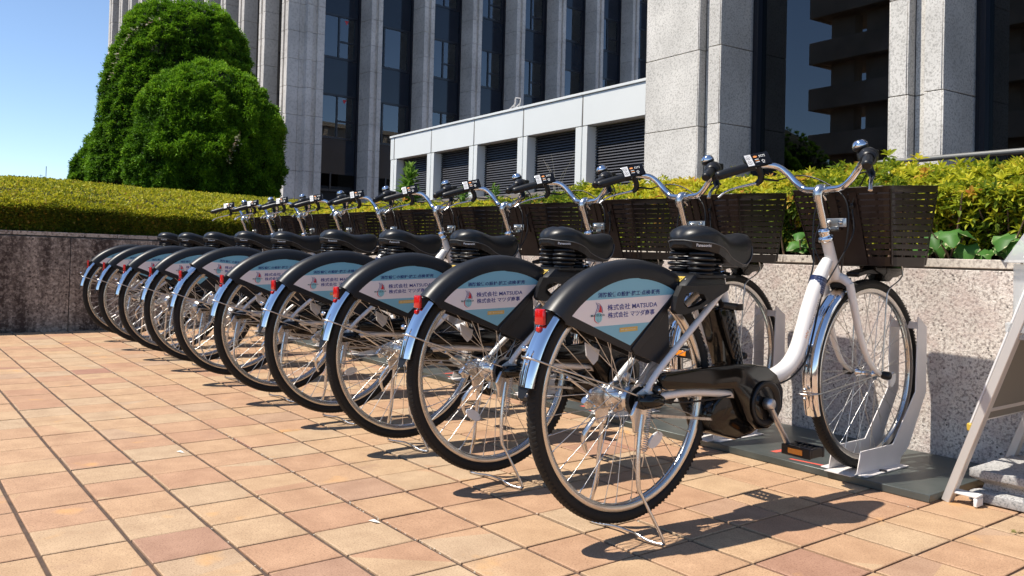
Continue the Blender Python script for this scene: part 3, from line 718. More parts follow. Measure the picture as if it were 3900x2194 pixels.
us = np.linspace(0, 1, nu) ** 1.6; yy = np.linspace(-5.5, 6.2, nvv)
U, Y = np.meshgrid(us, yy, indexing='ij'); X, Z = mound_profile(U.ravel(), Y.ravel())
X = X - 0.035; Z = Z - 0.03
mb = MB(); mb.add(np.stack([X + 9.5, Y.ravel() - 1.0, Z - 0.7], 1), [(i * nvv + j, i * nvv + j + 1, (i + 1) * nvv + j + 1, (i + 1) * nvv + j) for i in range(nu - 1) for j in range(nvv - 1)], 0, True)
part('twig_core', mb, 'leaf_core', mound)
def mound_leaves(n, ulo, uhi, ylo, yhi, L, W, tlo, thi):
    u = rng.uniform(ulo, uhi, n); y = rng.uniform(ylo, yhi, n); x, z = mound_profile(u, y)
    x2, z2 = mound_profile(np.clip(u + 0.01, 0, 1), y); tx = x2 - x; tz = z2 - z; l = np.hypot(tx, tz) + 1e-6
    nrm = np.stack([tz / l, 0 * tx, -tx / l], 1)
    nz = vn(np.stack([x, y, z], 1) + 9, 9.0) - 0.5
    p = np.stack([x, y, z], 1) + nrm * (nz * 0.05 + rng.uniform(-0.025, 0.012, n))[:, None]
    d = nrm * 0.8 + sphere_dirs(n) * 0.9
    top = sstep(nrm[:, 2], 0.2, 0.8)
    ti = tlo + (thi - tlo) * rng.random(n) ** 1.1; ti = ti * (0.55 + 0.45 * top) + (vn(p + 30, 2.0) - 0.5) * 0.22  # side leaves get a lower tint than top ones: shade put into leaf colour
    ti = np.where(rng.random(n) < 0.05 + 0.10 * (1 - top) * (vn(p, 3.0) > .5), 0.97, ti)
    return p, d, rng.uniform(0.75, 1.25, n) * L, rng.uniform(0.8, 1.2, n) * W, ti
sets = [mound_leaves(52000, 0.0, 0.14, -1.5, 4.2, 0.026, 0.014, 0.1, 0.75), mound_leaves(26000, 0.12, 0.22, -1.5, 5.5, 0.026, 0.015, 0.35, 0.85), mound_leaves(120000, 0.2, 0.85, -3.0, 6.0, 0.030, 0.018, 0.35, 0.88)]  # front face set has the darkest tint range, its shade painted in
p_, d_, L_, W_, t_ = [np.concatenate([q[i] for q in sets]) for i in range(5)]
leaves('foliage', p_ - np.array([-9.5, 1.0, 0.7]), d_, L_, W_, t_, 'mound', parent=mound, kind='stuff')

# ---- conifer domes
def dome(name, label, cx, cy, z0, prof, nleaf, seed, Lf=0.05, dens_dir=None, trunk=True):
    """prof: list of (height above z0, radius)"""
    t = thing(name, label, 'tree', (cx, cy, 0.7), group=None)
    hs = np.array([p[0] for p in prof]); rs_ = np.array([p[1] for p in prof]); v_ = VN(seed)
    zz = np.linspace(0, hs[-1], 26); na = 40
    def surf(h, a):
        r = np.interp(h, hs, rs_); P = np.stack([np.cos(a) * r, np.sin(a) * r, h + z0 - 0.7], -1)
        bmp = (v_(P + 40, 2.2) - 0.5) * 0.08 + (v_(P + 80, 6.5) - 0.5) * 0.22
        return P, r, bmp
    Hh, Aa = np.meshgrid(zz, np.linspace(0, 2 * pi, na, endpoint=False), indexing='ij')
    P, r, b = surf(Hh.ravel(), Aa.ravel()); sc_ = np.where(r > 0.05, (r + b * 0.7 - 0.09) / np.maximum(r, 1e-3), 0.0); P[:, 0] *= sc_; P[:, 1] *= sc_; P[:, 2] -= 0.05
    mb = MB(); mb.add(P, [(i * na + k, i * na + (k + 1) % na, (i + 1) * na + (k + 1) % na, (i + 1) * na + k) for i in range(25) for k in range(na)], 0, True)
    part('crown_core', mb, 'conifer_core', t)
    # sprays: clumps of flat scale-leaf fans
    ncl = nleaf // 14
    w_ = np.interp(zz, hs, rs_); w_ = w_ / w_.sum()
    camd = np.array([-cx, -cy]); camd = camd / np.linalg.norm(camd)
    h = rng.choice(zz, ncl * 2, p=w_) + rng.uniform(-0.05, 0.05, ncl * 2); h = np.clip(h, 0, hs[-1]); a = rng.uniform(0, 2 * pi, ncl * 2)
    # the far side needs only a thin cover
    facing = np.cos(a) * camd[0] + np.sin(a) * camd[1]; keep = (facing > -0.25) | (rng.random(ncl * 2) < 0.25); h = h[keep][:ncl]; a = a[keep][:ncl]; n = len(h)
    P, r, b = surf(h, a); eps = 0.03
    r2 = np.interp(h + eps, hs, rs_); slope = (r - r2) / eps
    nr = np.stack([np.cos(a), np.sin(a), np.clip(slope, -0.3, 6)], 1); nr /= np.linalg.norm(nr, axis=1, keepdims=True)
    P = P + nr * (b + rng.uniform(-0.05, 0.02, n))[:, None]
    cb = np.clip(b / 0.20 + 0.5, -0.3, 1.3); ct = 0.34 + 0.55 * (cb - 0.5) + rng.normal(0, 0.09, n) + 0.24 * nr[:, 2]  # tint lightens upward and on bulges: top light and relief shading painted in
    cd_ = nr + sphere_dirs(n) * 0.55 + np.array([0, 0, 0.35]); cd_ /= np.linalg.norm(cd_, axis=1, keepdims=True)
    k = 14
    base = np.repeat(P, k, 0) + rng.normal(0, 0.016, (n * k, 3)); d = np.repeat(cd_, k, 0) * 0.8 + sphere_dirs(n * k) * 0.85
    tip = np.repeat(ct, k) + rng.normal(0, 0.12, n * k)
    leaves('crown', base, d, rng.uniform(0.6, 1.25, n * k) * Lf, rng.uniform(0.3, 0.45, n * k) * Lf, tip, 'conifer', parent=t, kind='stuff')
    mb = MB(); mb.tube([(0, 0, 0.0), (0.02, 0.01, z0 - 0.7 + hs[-1] * 0.35), (0, 0, z0 - 0.7 + hs[-1] * 0.8)], [0.13, 0.10, 0.03], 10); part('trunk', mb, 'bark', t)
    return t
Zs = 12.0 / FOC; Zb = 15.5 / FOC; Zt = 17.6 / FOC
def ray_at(u, v, Zc):
    d = ((u - 1950) / FOC) * AX_R - ((v - PCY) / FOC) * AX_U + AX_F; return d * Zc + np.array([0, 0, CAM_H])
c1 = ray_at(787, 720, 12.0 + 1.0); c2 = ray_at(684, 700, 15.5 + 1.1); c3 = ray_at(405, 690, 17.6 + .6)
k1 = 12.15 / FOC; k2 = 15.6 / FOC; k3 = 17.4 / FOC
dome('conifer_tree', 'small round topped clipped conifer in front of the taller one', c1[0], c1[1], c1[2] - 0.12,
     [(0, 270 * k1), (0.25 + 22 * k1, 284 * k1), (0.25 + 97 * k1, 288 * k1), (0.25 + 196 * k1, 270 * k1), (0.25 + 261 * k1, 256 * k1), (0.25 + 320 * k1, 238 * k1), (0.25 + 379 * k1, 197 * k1), (0.25 + 430 * k1, 140 * k1), (0.25 + 462 * k1, 80 * k1), (0.25 + 477 * k1, 30 * k1), (0.25 + 482 * k1, 2 * k1)], 150000, 11, 0.050)
dome('conifer_tree', 'tallest clipped conifer, a broad bullet shape with pale creeper on its left', c2[0], c2[1], c2[2] - 0.05,
     [(0, 320 * k2), (0.25 + 210 * k2, 300 * k2), (0.25 + 307 * k2, 290 * k2), (0.25 + 412 * k2, 266 * k2), (0.25 + 484 * k2, 246 * k2), (0.25 + 569 * k2, 216 * k2), (0.25 + 635 * k2, 176 * k2), (0.25 + 668 * k2, 125 * k2), (0.25 + 685 * k2, 60 * k2), (0.25 + 690 * k2, 2 * k2)], 190000, 12, 0.060)
dome('conifer_tree', 'low clipped conifer at the left edge, half hidden behind the tallest one', c3[0], c3[1], c3[2] - 0.15,
     [(0, 132 * k3), (0.25 + 45 * k3, 118 * k3), (0.25 + 110 * k3, 85 * k3), (0.25 + 160 * k3, 50 * k3), (0.25 + 188 * k3, 15 * k3), (0.25 + 192 * k3, 2 * k3)], 45000, 13, 0.06)
dome('conifer_tree', 'dark clipped conifer mirrored at the foot of the tall glass', -27.2, -12.5, 0.8, [(0, 3.0), (2.5, 2.9), (4.4, 2.2), (5.7, 1.2), (6.3, 0.1)], 16000, 14, 0.16)

def sprig(name, label, cat, pts, size, m, group=None, seed=1, stem=True, jitter=0.5):
    """climbing strand: leaves along a path of world points"""
    pts = [Vector(p) for p in pts]; t = thing(name, label, cat, pts[0], group=group); o = pts[0]
    if stem: part('stem', MB().tube([p - o for p in pts], 0.003, 5, smooth_path=3), 'twig', t)
    P = []; 
    for a, b in zip(pts[:-1], pts[1:]):
        for f in np.arange(0, 1, 0.34): P.append(np.array(a - o) * (1 - f) + np.array(b - o) * f)
    P = np.repeat(np.array(P), 3, 0); n = len(P); P = P + rng.normal(0, 0.02, (n, 3))
    d = sphere_dirs(n) * jitter + np.array([0.5, -0.4, 0.1])
    leaves('leaf', P, d, rng.uniform(0.7, 1.2, n) * size, rng.uniform(0.5, 0.75, n) * size, rng.random(n), m, parent=t, quad=False, kind='stuff')
    return t
def on_tree(uvs, Zc): return [tuple(ray_at(u, v, Zc)) for u, v in uvs]
sprig('creeper', 'pale leafed creeper strand climbing the left shoulder of the tallest conifer', 'creeper', on_tree([(425, 300), (440, 240), (462, 190), (492, 140), (530, 105), (580, 85), (620, 75)], 15.55), 0.075, 'creeper')
sprig('creeper', 'short pale creeper strand on the lower middle of the round conifer', 'creeper', on_tree([(668, 700), (678, 655), (690, 640), (655, 635)], 12.0), 0.055, 'creeper')
sprig('creeper', 'creeper with a few pinkish leaves on the right of the round conifer', 'creeper', on_tree([(870, 620), (885, 580), (905, 540), (915, 500)], 12.05), 0.06, 'creeper')

# ---- azalea hedge along the front planter
def az_top(x, y):
    base = 1.155 + 0.030 * sstep(x, -4.5, -2.4) - 0.015 * sstep(x, -1.9, -0.6)
    z = base + 0.05 * (vn(np.stack([x, y, 0 * x], -1) + 20, 2.3) - 0.5) * 2
    return z - 0.13 * np.exp(-np.clip(y - 3.38, 0, 9) / 0.16) - 0.10 * sstep(y, 4.7, 5.2)
az = thing('azalea_hedge', 'yellow green azalea hedge running along the planter behind the bicycles', 'hedge', (-3.0, 4.1, 0.7)); AO = np.array([-3.0, 4.1, 0.7])
nx, ny = 110, 24; xs = np.linspace(-8.2, 3.5, nx); yv = np.linspace(3.50, 5.1, ny)
Xg, Yg = np.meshgrid(xs, yv, indexing='ij'); Zg = az_top(Xg.ravel(), Yg.ravel()).reshape(Xg.shape) - 0.10
Zg[:, 0] = 0.92 + 0.0 * Zg[:, 0]
mb = MB(); mb.add(np.stack([Xg.ravel(), Yg.ravel(), Zg.ravel()], 1) - AO, [(i * ny + j, (i + 1) * ny + j, (i + 1) * ny + j + 1, i * ny + j + 1) for i in range(nx - 1) for j in range(ny - 1)], 0, True)
mb.add(np.array([(-8.2, 3.62, 0.7), (3.5, 3.62, 0.7), (3.5, 3.50, 0.93), (-8.2, 3.50, 0.93)]) - AO, [(0, 1, 2, 3)], 0)
part('twig_core', mb, 'leaf_core', az)
def rosettes(n, xlo, xhi, mode, size, near):
    x = rng.uniform(xlo, xhi, n)
    if mode == 'top':
        y = 3.33 + (5.05 - 3.33) * rng.random(n) ** 1.35; z = az_top(x, y) + rng.normal(0, 0.014, n) - 0.01 + (rng.random(n) < 0.06) * rng.uniform(0, 0.05, n)
        up = np.stack([rng.normal(0, .28, n), rng.normal(-0.1, .28, n) - 0.5 * np.exp(-(y - 3.33) / .1), np.ones(n)], 1)
    else:
        z = 0.80 + (az_top(x, np.full(n, 3.36)) - 0.80) * rng.random(n) ** (0.75 if near else 0.8); y = 3.36 + 0.10 * ((z - 0.80) < 0.15) * rng.random(n) + rng.uniform(-0.04, 0.10, n)
        up = np.stack([rng.normal(0, .45, n), -0.75 + rng.normal(0, .3, n), 0.45 + rng.normal(0, .35, n)], 1)
    up /= np.linalg.norm(up, axis=1, keepdims=True); P = np.stack([x, y, z], 1); k = 8
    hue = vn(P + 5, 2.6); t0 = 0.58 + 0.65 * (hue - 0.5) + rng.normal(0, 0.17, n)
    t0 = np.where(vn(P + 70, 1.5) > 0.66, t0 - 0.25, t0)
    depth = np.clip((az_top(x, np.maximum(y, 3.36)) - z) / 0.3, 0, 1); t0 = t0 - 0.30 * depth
    warm = rng.random(n) < 0.07
    u = np.cross(up, np.array([0.3, 0.8, 0.2])); u /= np.linalg.norm(u, axis=1, keepdims=True); v = np.cross(up, u)
    ang = rng.uniform(0, 2 * pi, n)[:, None] + np.arange(k)[None] * 2.4; el_ = np.linspace(0.15, 1.05, k)[None] + rng.normal(0, .15, (n, k))
    d = (np.cos(ang) * np.cos(el_))[..., None] * u[:, None] + (np.sin(ang) * np.cos(el_))[..., None] * v[:, None] + np.sin(el_)[..., None] * up[:, None]
    Ls = size * np.linspace(1.05, 0.6, k)[None] * rng.uniform(0.75, 1.2, (n, 1)); tt = t0[:, None] + np.linspace(-0.10, 0.10, k)[None] + rng.normal(0, .06, (n, k)); tt = np.where(warm[:, None], 0.95 + rng.normal(0, .04, (n, k)), np.minimum(tt, 0.86))
    B = P[:, None] + up[:, None] * np.linspace(-0.008, 0.006, k)[None, :, None]
    return B.reshape(-1, 3), d.reshape(-1, 3), Ls.ravel(), Ls.ravel() * rng.uniform(0.32, 0.44, n * k), tt.ravel()
def az_leaves(sets, quad):
    q = [np.concatenate([s_[i] for s_ in sets]) for i in range(5)]
    return leaves('foliage', q[0] - AO, q[1], q[2], q[3], q[4], 'azalea', parent=az, quad=quad, curl=0.12, kind='stuff')
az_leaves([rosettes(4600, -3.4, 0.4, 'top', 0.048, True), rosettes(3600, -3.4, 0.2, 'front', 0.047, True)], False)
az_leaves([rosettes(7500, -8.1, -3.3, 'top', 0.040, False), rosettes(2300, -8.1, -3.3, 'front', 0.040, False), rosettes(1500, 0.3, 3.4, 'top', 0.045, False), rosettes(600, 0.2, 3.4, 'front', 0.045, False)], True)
# twigs showing under the leaves of the nearer half
tw = MB()
for k in range(200):
    x = random.uniform(-3.2, -0.2); y = random.uniform(3.34, 3.60); h = random.uniform(0.16, 0.34); a = random.uniform(-.12, .12); b = random.uniform(-.12, .03)
    tw.tube([(x - AO[0], y - AO[1], 0.0), (x + a * .5 - AO[0] + random.uniform(-.02, .02), y + b * .4 - AO[1], h * .5), (x + a - AO[0], y + b - AO[1], h)], [0.006, 0.0045, 0.002], 5, smooth_path=2, caps=False)
part('twigs', tw, 'twig', az, kind='stuff')

# ---- variegated ivy spilling over the coping
def ivy(label, x0, x1, n, seed, z0=0.80):
    r = np.random.default_rng(seed); t = thing('ivy_clump', label, 'ivy', ((x0 + x1) / 2, 3.32, 0.76), group=None)
    me0 = None
    for i in range(n):
        x = r.uniform(x0, x1) - (x0 + x1) / 2; s_ = r.uniform(0.060, 0.10); y = r.uniform(-0.05, 0.06); z = r.uniform(0.03, 0.11)
        # five lobed leaf: centre + lobes, gently cupped
        lob = [(0, -0.10), (-0.34, -0.28), (-0.50, 0.05), (-0.32, 0.25), (-0.24, 0.52), (0, 0.78), (0.24, 0.52), (0.32, 0.25), (0.50, 0.05), (0.34, -0.28)]
        d = Vector((r.normal(0, .35), -0.55 + r.normal(0, .2), -0.3 + r.normal(0, .35))).normalized(); nrm = Vector((r.normal(0, .3), -0.75, 0.75)); sd_ = d.cross(nrm).normalized(); nrm = sd_.cross(d).normalized()
        c = Vector((x, y, z)); vs = [c + d * 0.25 * s_ + nrm * 0.008] + [c + sd_ * a * s_ + d * b * s_ - nrm * (0.02 * (abs(a) + abs(b))) for a, b in lob]
        me = bpy.data.meshes.new('leaf'); me.from_pydata([tuple(v) for v in vs], [], [(0, 1 + k, 1 + (k + 1) % 10) for k in range(10)])
        a_ = me.attributes.new('tint', 'FLOAT', 'FACE'); a_.data.foreach_set('value', [float(r.random())] * 10)
        e_ = me.attributes.new('edge', 'FLOAT', 'POINT'); e_.data.foreach_set('value', [0.0, 0.55] + [0.62 + 0.16 * (k % 2) for k in range(9)])
        me.materials.append(M['ivy']); me.polygons.foreach_set('use_smooth', [True] * 10); obj('leaf', me, t)
ivy('broad variegated ivy leaves over the coping just right of the nearest basket', -1.66, -1.40, 13, 1)
ivy('single low ivy spray on the coping near the leaflet box', -1.36, -1.24, 3, 2)
ivy('dark ivy leaves in the shade between the ivy clump and the leaflet box', -1.44, -1.32, 5, 5)
ivy('pale ivy sprig on the coping left of the nearest basket', -2.24, -2.14, 5, 3)
ivy('small ivy sprig on the coping behind the third saddle', -3.6, -3.5, 4, 4)

# ---- weeds standing above the hedge
def weed(label, x, y, z, h, n, L, seed, spread=0.10):
    t = thing('weed', label, 'weed', (x, y, 0.7)); r = np.random.default_rng(seed); hb = z - 0.7
    part('stem', MB().tube([(0, 0, 0), (0.01, 0, hb + h * .5), (0.02, 0, hb + h)], [0.008, 0.006, 0.002], 6), 'weed_stem', t)
    f = r.random(n); P = np.stack([r.normal(0, .012, n), r.normal(0, .012, n), hb + h * f], 1); a = r.uniform(0, 2 * pi, n)
    wdt = (1 - f) ** 0.6 * 0.8 + 0.35
    d = np.stack([np.cos(a) * wdt, np.sin(a) * wdt, 0.25 + 0.9 * f + r.normal(0, .15, n)], 1)
    leaves('leaf', P, d, L * (1.2 - 0.6 * f), L * 0.20, 0.35 + 0.5 * f + r.normal(0, .1, n), 'weed', parent=t, quad=False, curl=.2, kind='stuff')
M['weed_stem'] = mat('weed_stem', (0.12, 0.2, 0.05), 0.7)
weed('tall feathery green weed rising above the hedge before the first annex bay', -7.15, 4.2, 1.10, 0.44, 210, 0.16, 1)
weed('low pale weed in the hedge behind the fifth handlebar', -6.2, 4.2, 1.10, 0.20, 60, 0.10, 2)
weed('thin leafy shoot above the hedge beside the annex pier', -5.6, 4.1, 1.12, 0.16, 40, 0.09, 3)
gr = MB()
for k in range(5):
    a = random.uniform(-.5, .7); gr.tube([(0, 0, 0.3), (a * .12, 0, 0.55), (a * .38, -.03, 0.66 + random.uniform(-.05, .08))], [0.0016, 0.0012, 0.0006], 4, smooth_path=3, caps=False)
gt = thing('grass_tuft', 'few thin dry grass blades above the hedge in front of the louvres', 'grass', (-4.70, 4.0, 0.74)); part('blade', gr, 'grit', gt, kind='stuff')

# ================================================================== BICYCLE
RZ, FZ, WB = 0.3665, 0.355, 1.173       # hub heights (the stand lifts the rear wheel) and wheelbase
def arc(cy, cz, r, a0, a1, n): return [(cy + r * cos(radians(a0 + (a1 - a0) * k / n)), cz + r * sin(radians(a0 + (a1 - a0) * k / n))) for k in range(n + 1)]
def wheel(name, root, cy, cz, rear):
    c = (0, 0, 0)
    rim = MB(); R = 0.33
    rim.lathe([(0.301, -0.0115), (0.296, -0.0125), (0.284, -0.0115), (0.279, -0.006), (0.278, 0.0), (0.279, 0.006), (0.284, 0.0115), (0.296, 0.0125), (0.301, 0.0115), (0.290, 0.006), (0.290, -0.006)], c, (1, 0, 0), 96, 0, closed=True)
    rm = part(name, rim, 'alloy_rim', root, loc=(0, cy, cz))
    ty = MB(); w_ = 0.0178; prof = [(R - w_ + w_ * cos(a), w_ * sin(a)) for a in [2 * pi * k / 14 for k in range(14)]]
    ty.lathe(prof, c, (1, 0, 0), 128, 0, closed=True)
    for k in range(150):      # tread blocks on the shoulders
        a = 2 * pi * k / 150
        for sx in (-1, 1):
            aa = a + (0.006 if sx > 0 else 0); r0, r1 = R - 0.0065, R - 0.0002; x0, x1 = sx * 0.0165, sx * 0.0045; da = 0.011; sk = 0.016
            def Q(r, x, an): return (x, r * cos(an), r * sin(an))
            ty.add([Q(r0 - .001, x0, aa - da), Q(r0 - .001, x0, aa + da), Q(r1, x1, aa + sk + da), Q(r1, x1, aa + sk - da), Q(r0 + .0008, x0 * 1.02, aa - da * .8), Q(r0 + .0008, x0 * 1.02, aa + da * .8), Q(r1 + .0004, x1, aa + sk + da * .8), Q(r1 + .0004, x1, aa + sk - da * .8)],
                   [(4, 5, 6, 7), (0, 1, 5, 4), (1, 2, 6, 5), (2, 3, 7, 6), (3, 0, 4, 7)], 0)
    part('tyre', ty, 'rubber', rm)
    hub = MB()
    if rear: hub.lathe([(0.0, -0.062), (0.012, -0.062), (0.012, -0.05), (0.040, -0.048), (0.043, -0.030), (0.034, -0.027), (0.034, -0.020), (0.020, -0.016), (0.021, 0.012), (0.036, 0.016), (0.036, 0.020), (0.022, 0.024), (0.012, 0.05), (0, 0.05)], c, (1, 0, 0), 28)
    else: hub.lathe([(0.0, -0.052), (0.008, -0.05), (0.009, -0.036), (0.020, -0.033), (0.020, -0.029), (0.011, -0.024), (0.010, 0.024), (0.020, 0.029), (0.020, 0.033), (0.009, 0.036), (0.008, 0.05), (0, 0.052)], c, (1, 0, 0), 24)
    part('hub', hub, 'alloy' if rear else 'chrome', rm)
    sp = MB(); rh = 0.034 if rear else 0.019; xh = 0.020 if rear else 0.030
    for k in range(36):
        side = 1 if k % 2 else -1; a = 2 * pi * (k + 0.5) / 36; ah = a + (0.62 if (k // 2) % 2 else -0.62) * (1.0 if rear else 1.0)
        sp.tube([(side * xh, rh * cos(ah), rh * sin(ah)), (side * 0.003, 0.286 * cos(a), 0.286 * sin(a))], 0.0012, 5, caps=False)
        sp.tube([(side * 0.0038, 0.268 * cos(a * .9995), 0.268 * sin(a)), (side * 0.003, 0.283 * cos(a), 0.283 * sin(a))], 0.0021, 5, caps=False)
    part('spokes', sp, 'steel', rm)
    # spoke reflector and valve
    ref = MB(); a = -0.85 if rear else -0.2; rr_ = 0.165; cc = (0.006, rr_ * cos(a), rr_ * sin(a)); e1 = Vector((0.1, -sin(a), cos(a))).normalized(); e2 = Vector((0.1, cos(a), sin(a))).normalized()
    ref.add([Vector(cc) + e1 * 0.028 * cos(t_) + e2 * 0.015 * sin(t_) + Vector((sx, 0, 0)) for sx in (-0.004, 0.004) for t_ in [2 * pi * k / 16 for k in range(16)]],
            [tuple(range(15, -1, -1)), tuple(range(16, 32))] + [(k, (k + 1) % 16, 16 + (k + 1) % 16, 16 + k) for k in range(16)])
    part('spoke_reflector', ref, 'clear_lens', rm)
    part('valve', MB().tube([(0, 0.279 * cos(2.8), 0.279 * sin(2.8)), (0, 0.245 * cos(2.8), 0.245 * sin(2.8))], 0.003, 6), 'steel', rm)
    return rm
M['alloy_rim'] = mat('alloy_rim', (0.62, 0.60, 0.57), 0.22, metal=1.0, var=(30, 0.05))

def fender(cy, cz, a0, a1, R_, w_, name, root, mats, n=40, thick=0.0):
    """curved strip with a raised middle: cross-section points (x, r offset)"""
    prof = [(-w_, -0.012), (-w_ * 0.92, -0.003), (-w_ * 0.55, 0.003), (-w_ * 0.18, 0.0050), (0, 0.0030), (w_ * 0.18, 0.0050), (w_ * 0.55, 0.003), (w_ * 0.92, -0.003), (w_, -0.012)]
    mb = MB(); vs = []; m_ = len(prof)
    for k in range(n + 1):
        a = radians(a0 + (a1 - a0) * k / n)
        for x, dr in prof: vs.append((x, cy + (R_ + dr) * cos(a), cz + (R_ + dr) * sin(a)))
    mb.add(vs, [(k * m_ + i, k * m_ + i + 1, (k + 1) * m_ + i + 1, (k + 1) * m_ + i) for k in range(n) for i in range(m_ - 1)], 0, True)
    return part(name, mb, mats, root)

def clip_half(poly, a, b, c):     # keep a*x+b*y<=c
    out = []
    for i in range(len(poly)):
        p, q = poly[i], poly[(i + 1) % len(poly)]; fp = a * p[0] + b * p[1] - c; fq = a * q[0] + b * q[1] - c
        if fp <= 0: out.append(p)
        if (fp < 0) != (fq < 0) and fp != fq:
            t = fp / (fp - fq); out.append((p[0] + t * (q[0] - p[0]), p[1] + t * (q[1] - p[1])))
    return out

def make_bicycle():
    B = thing('bicycle', 'x', 'bicycle', (0, 0, 0), 0, 'white rental bicycles parked in a row at the wall docks')
    # ---------------- frame
    f = MB()
    f.tube([(0, 0.925, 0.745), (0, 0.893, 0.705), (0, 0.858, 0.655), (0, 0.825, 0.590), (0, 0.795, 0.520), (0, 0.768, 0.462), (0, 0.728, 0.416), (0, 0.675, 0.388), (0, 0.60, 0.370), (0, 0.52, 0.350)],
           [0.019, 0.023, 0.0255, 0.026, 0.026, 0.0262, 0.0265, 0.0265, 0.026, 0.026], 18, smooth_path=4)
    f.tube([(0, 0.915, 0.822), (0, 0.943, 0.760), (0, 0.975, 0.688)], [0.0185, 0.0190, 0.0200], 18, smooth_path=2)
    f.tube([(0, 0.372, 0.695), (0, 0.400, 0.600), (0, 0.440, 0.480), (0, 0.480, 0.375)], 0.0165, 14)
    for s_ in (-1, 1):
        f.tube([(s_ * 0.018, 0.362, 0.660), (s_ * 0.040, 0.325, 0.640), (s_ * 0.050, 0.20, 0.548), (s_ * 0.058, 0.06, 0.440), (s_ * 0.062, 0.010, 0.388)], [0.009, 0.0095, 0.0095, 0.009, 0.008], 10, smooth_path=4)
        f.tube([(s_ * 0.060, 0.012, 0.366), (s_ * 0.062, 0.08, 0.374), (s_ * 0.058, 0.20, 0.374), (s_ * 0.052, 0.34, 0.358), (s_ * 0.045, 0.43, 0.345)], [0.008, 0.0105, 0.0115, 0.0115, 0.0115], 12, smooth_path=4)
        f.prism([(-0.022, 0.345), (-0.018, 0.388), (0.012, 0.402), (0.040, 0.385), (0.036, 0.352), (0.008, 0.335)], s_ * 0.060 - 0.0025, s_ * 0.060 + 0.0025)
    f.tube([(-0.045, 0.335, 0.647), (0.045, 0.335, 0.647)], 0.007, 8)
    fr = part('frame', f, 'paint', B)
    # navy film band, lettering up the down tube, all wrapped on the tube
    def dt_point(t, ang, off):
        a = Vector((0, 0.785, 0.495)); b = Vector((0, 0.878, 0.690)); ax = (b - a).normalized(); nrm = Vector((1, 0, 0)); n2 = ax.cross(nrm)
        c = a + (b - a) * t + Vector((0, -0.004 * sin(pi * t) * -1, 0.0)); return c + (nrm * cos(ang) + n2 * sin(ang)) * (0.0262 - 0.0012 * max(0, t - .5) + off)
    bd = MB(); n1, n2 = 8, 18
    bd.add([dt_point(0.72 + 0.27 * i / n1, 2 * pi * k / n2, 0.0012) for i in range(n1 + 1) for k in range(n2)], [(i * n2 + k, i * n2 + (k + 1) % n2, (i + 1) * n2 + (k + 1) % n2, (i + 1) * n2 + k) for i in range(n1) for k in range(n2)], 0, True)
    for q in (0.80, 0.90):
        bd.add([dt_point(q + 0.008 * i, 2 * pi * k / n2, 0.0018) for i in range(2) for k in range(n2)], [(k, (k + 1) % n2, n2 + (k + 1) % n2, n2 + k) for k in range(n2)], 1, True)
    bd_t = []
    for r_ in range(7):        # rows of tiny print
        t0 = 0.735 + r_ * 0.035
        for s_ in range(5): bd_t.append((t0, -1.0 + s_ * 0.33))
    for t0, a0 in bd_t: bd.add([dt_point(t0, a0, 0.0019), dt_point(t0, a0 + 0.22, 0.0019), dt_point(t0 + 0.010, a0 + 0.22, 0.0019), dt_point(t0 + 0.010, a0, 0.0019)], [(0, 1, 2, 3)], 1)
    M['band_print'] = mat('band_print', (0.16, 0.20, 0.32), 0.4)
    part('film_band', bd, ['label_navy', 'band_print'], fr)
    lt = MB()
    v, fs = text_mesh('HELLO CYCLING', 1.0, None, 0.01)
    hgt = v[:, 1].max()
    lt.add([dt_point(0.13 + 0.50 * a, -0.35 - (b / hgt - 0.5) * 0.36, 0.0010) for a, b in v], fs, 0)
    sq = [(0.0, 0.2), (0.10, 0.9), (0.20, 0.2), (0.32, 0.8), (0.45, 0.1), (0.6, 0.9), (0.8, 0.3), (1.0, 0.8)]
    for (a0, b0), (a1, b1) in zip(sq[:-1], sq[1:]):
        A0 = -0.35 - (b0 - .5) * .4; A1 = -0.35 - (b1 - .5) * .4
        lt.add([dt_point(-0.02 + .12 * a0, A0, .001), dt_point(-0.02 + .12 * a1, A1, .001), dt_point(-0.02 + .12 * a1, A1 - .10, .001), dt_point(-0.02 + .12 * a0, A0 - .10, .001)], [(0, 1, 2, 3)], 1)
    part('lettering', lt, ['print_dark', 'print_orange'], fr)
    part('headset', MB().lathe([(0.019, -0.012), (0.0255, -0.010), (0.0265, -0.002), (0.0235, 0.004), (0.0195, 0.006), (0.0195, 0.016), (0.021, 0.018), (0.021, 0.028), (0.0165, 0.031), (0.013, 0.034)], (0, 0.913, 0.824), (0, -0.41, 0.91), 24), 'chrome', fr)
    # ---------------- fork
    fk = MB()
    fk.tube([(-0.046, 0.985, 0.668), (-0.025, 0.981, 0.686), (0, 0.979, 0.692), (0.025, 0.981, 0.686), (0.046, 0.985, 0.668)], [0.013, 0.016, 0.018, 0.016, 0.013], 12, smooth_path=3)
    for s_ in (-1, 1): fk.tube([(s_ * 0.046, 0.984, 0.672), (s_ * 0.050, 1.005, 0.600), (s_ * 0.052, 1.040, 0.500), (s_ * 0.054, 1.085, 0.420), (s_ * 0.055, 1.130, 0.378), (s_ * 0.055, 1.172, 0.357)], [0.0135, 0.0130, 0.0115, 0.0095, 0.0080, 0.0075], 12, smooth_path=4, flat=1.0)
    fo = part('fork', fk, 'paint', B)
    for s_ in (-1, 1):
        cap = MB(); cap.lathe([(0.0, 0.0), (0.013, 0.0), (0.0145, 0.006), (0.0145, 0.020), (0.012, 0.028), (0.006, 0.031), (0.0, 0.031)], (s_ * 0.058, WB + 0.004, FZ), (s_, 0, 0), 16); part('axle_cap', cap, 'black_plastic', fo)
    wheel('front_wheel', B, WB, FZ, False); wheel('rear_wheel', B, 0, RZ, True)
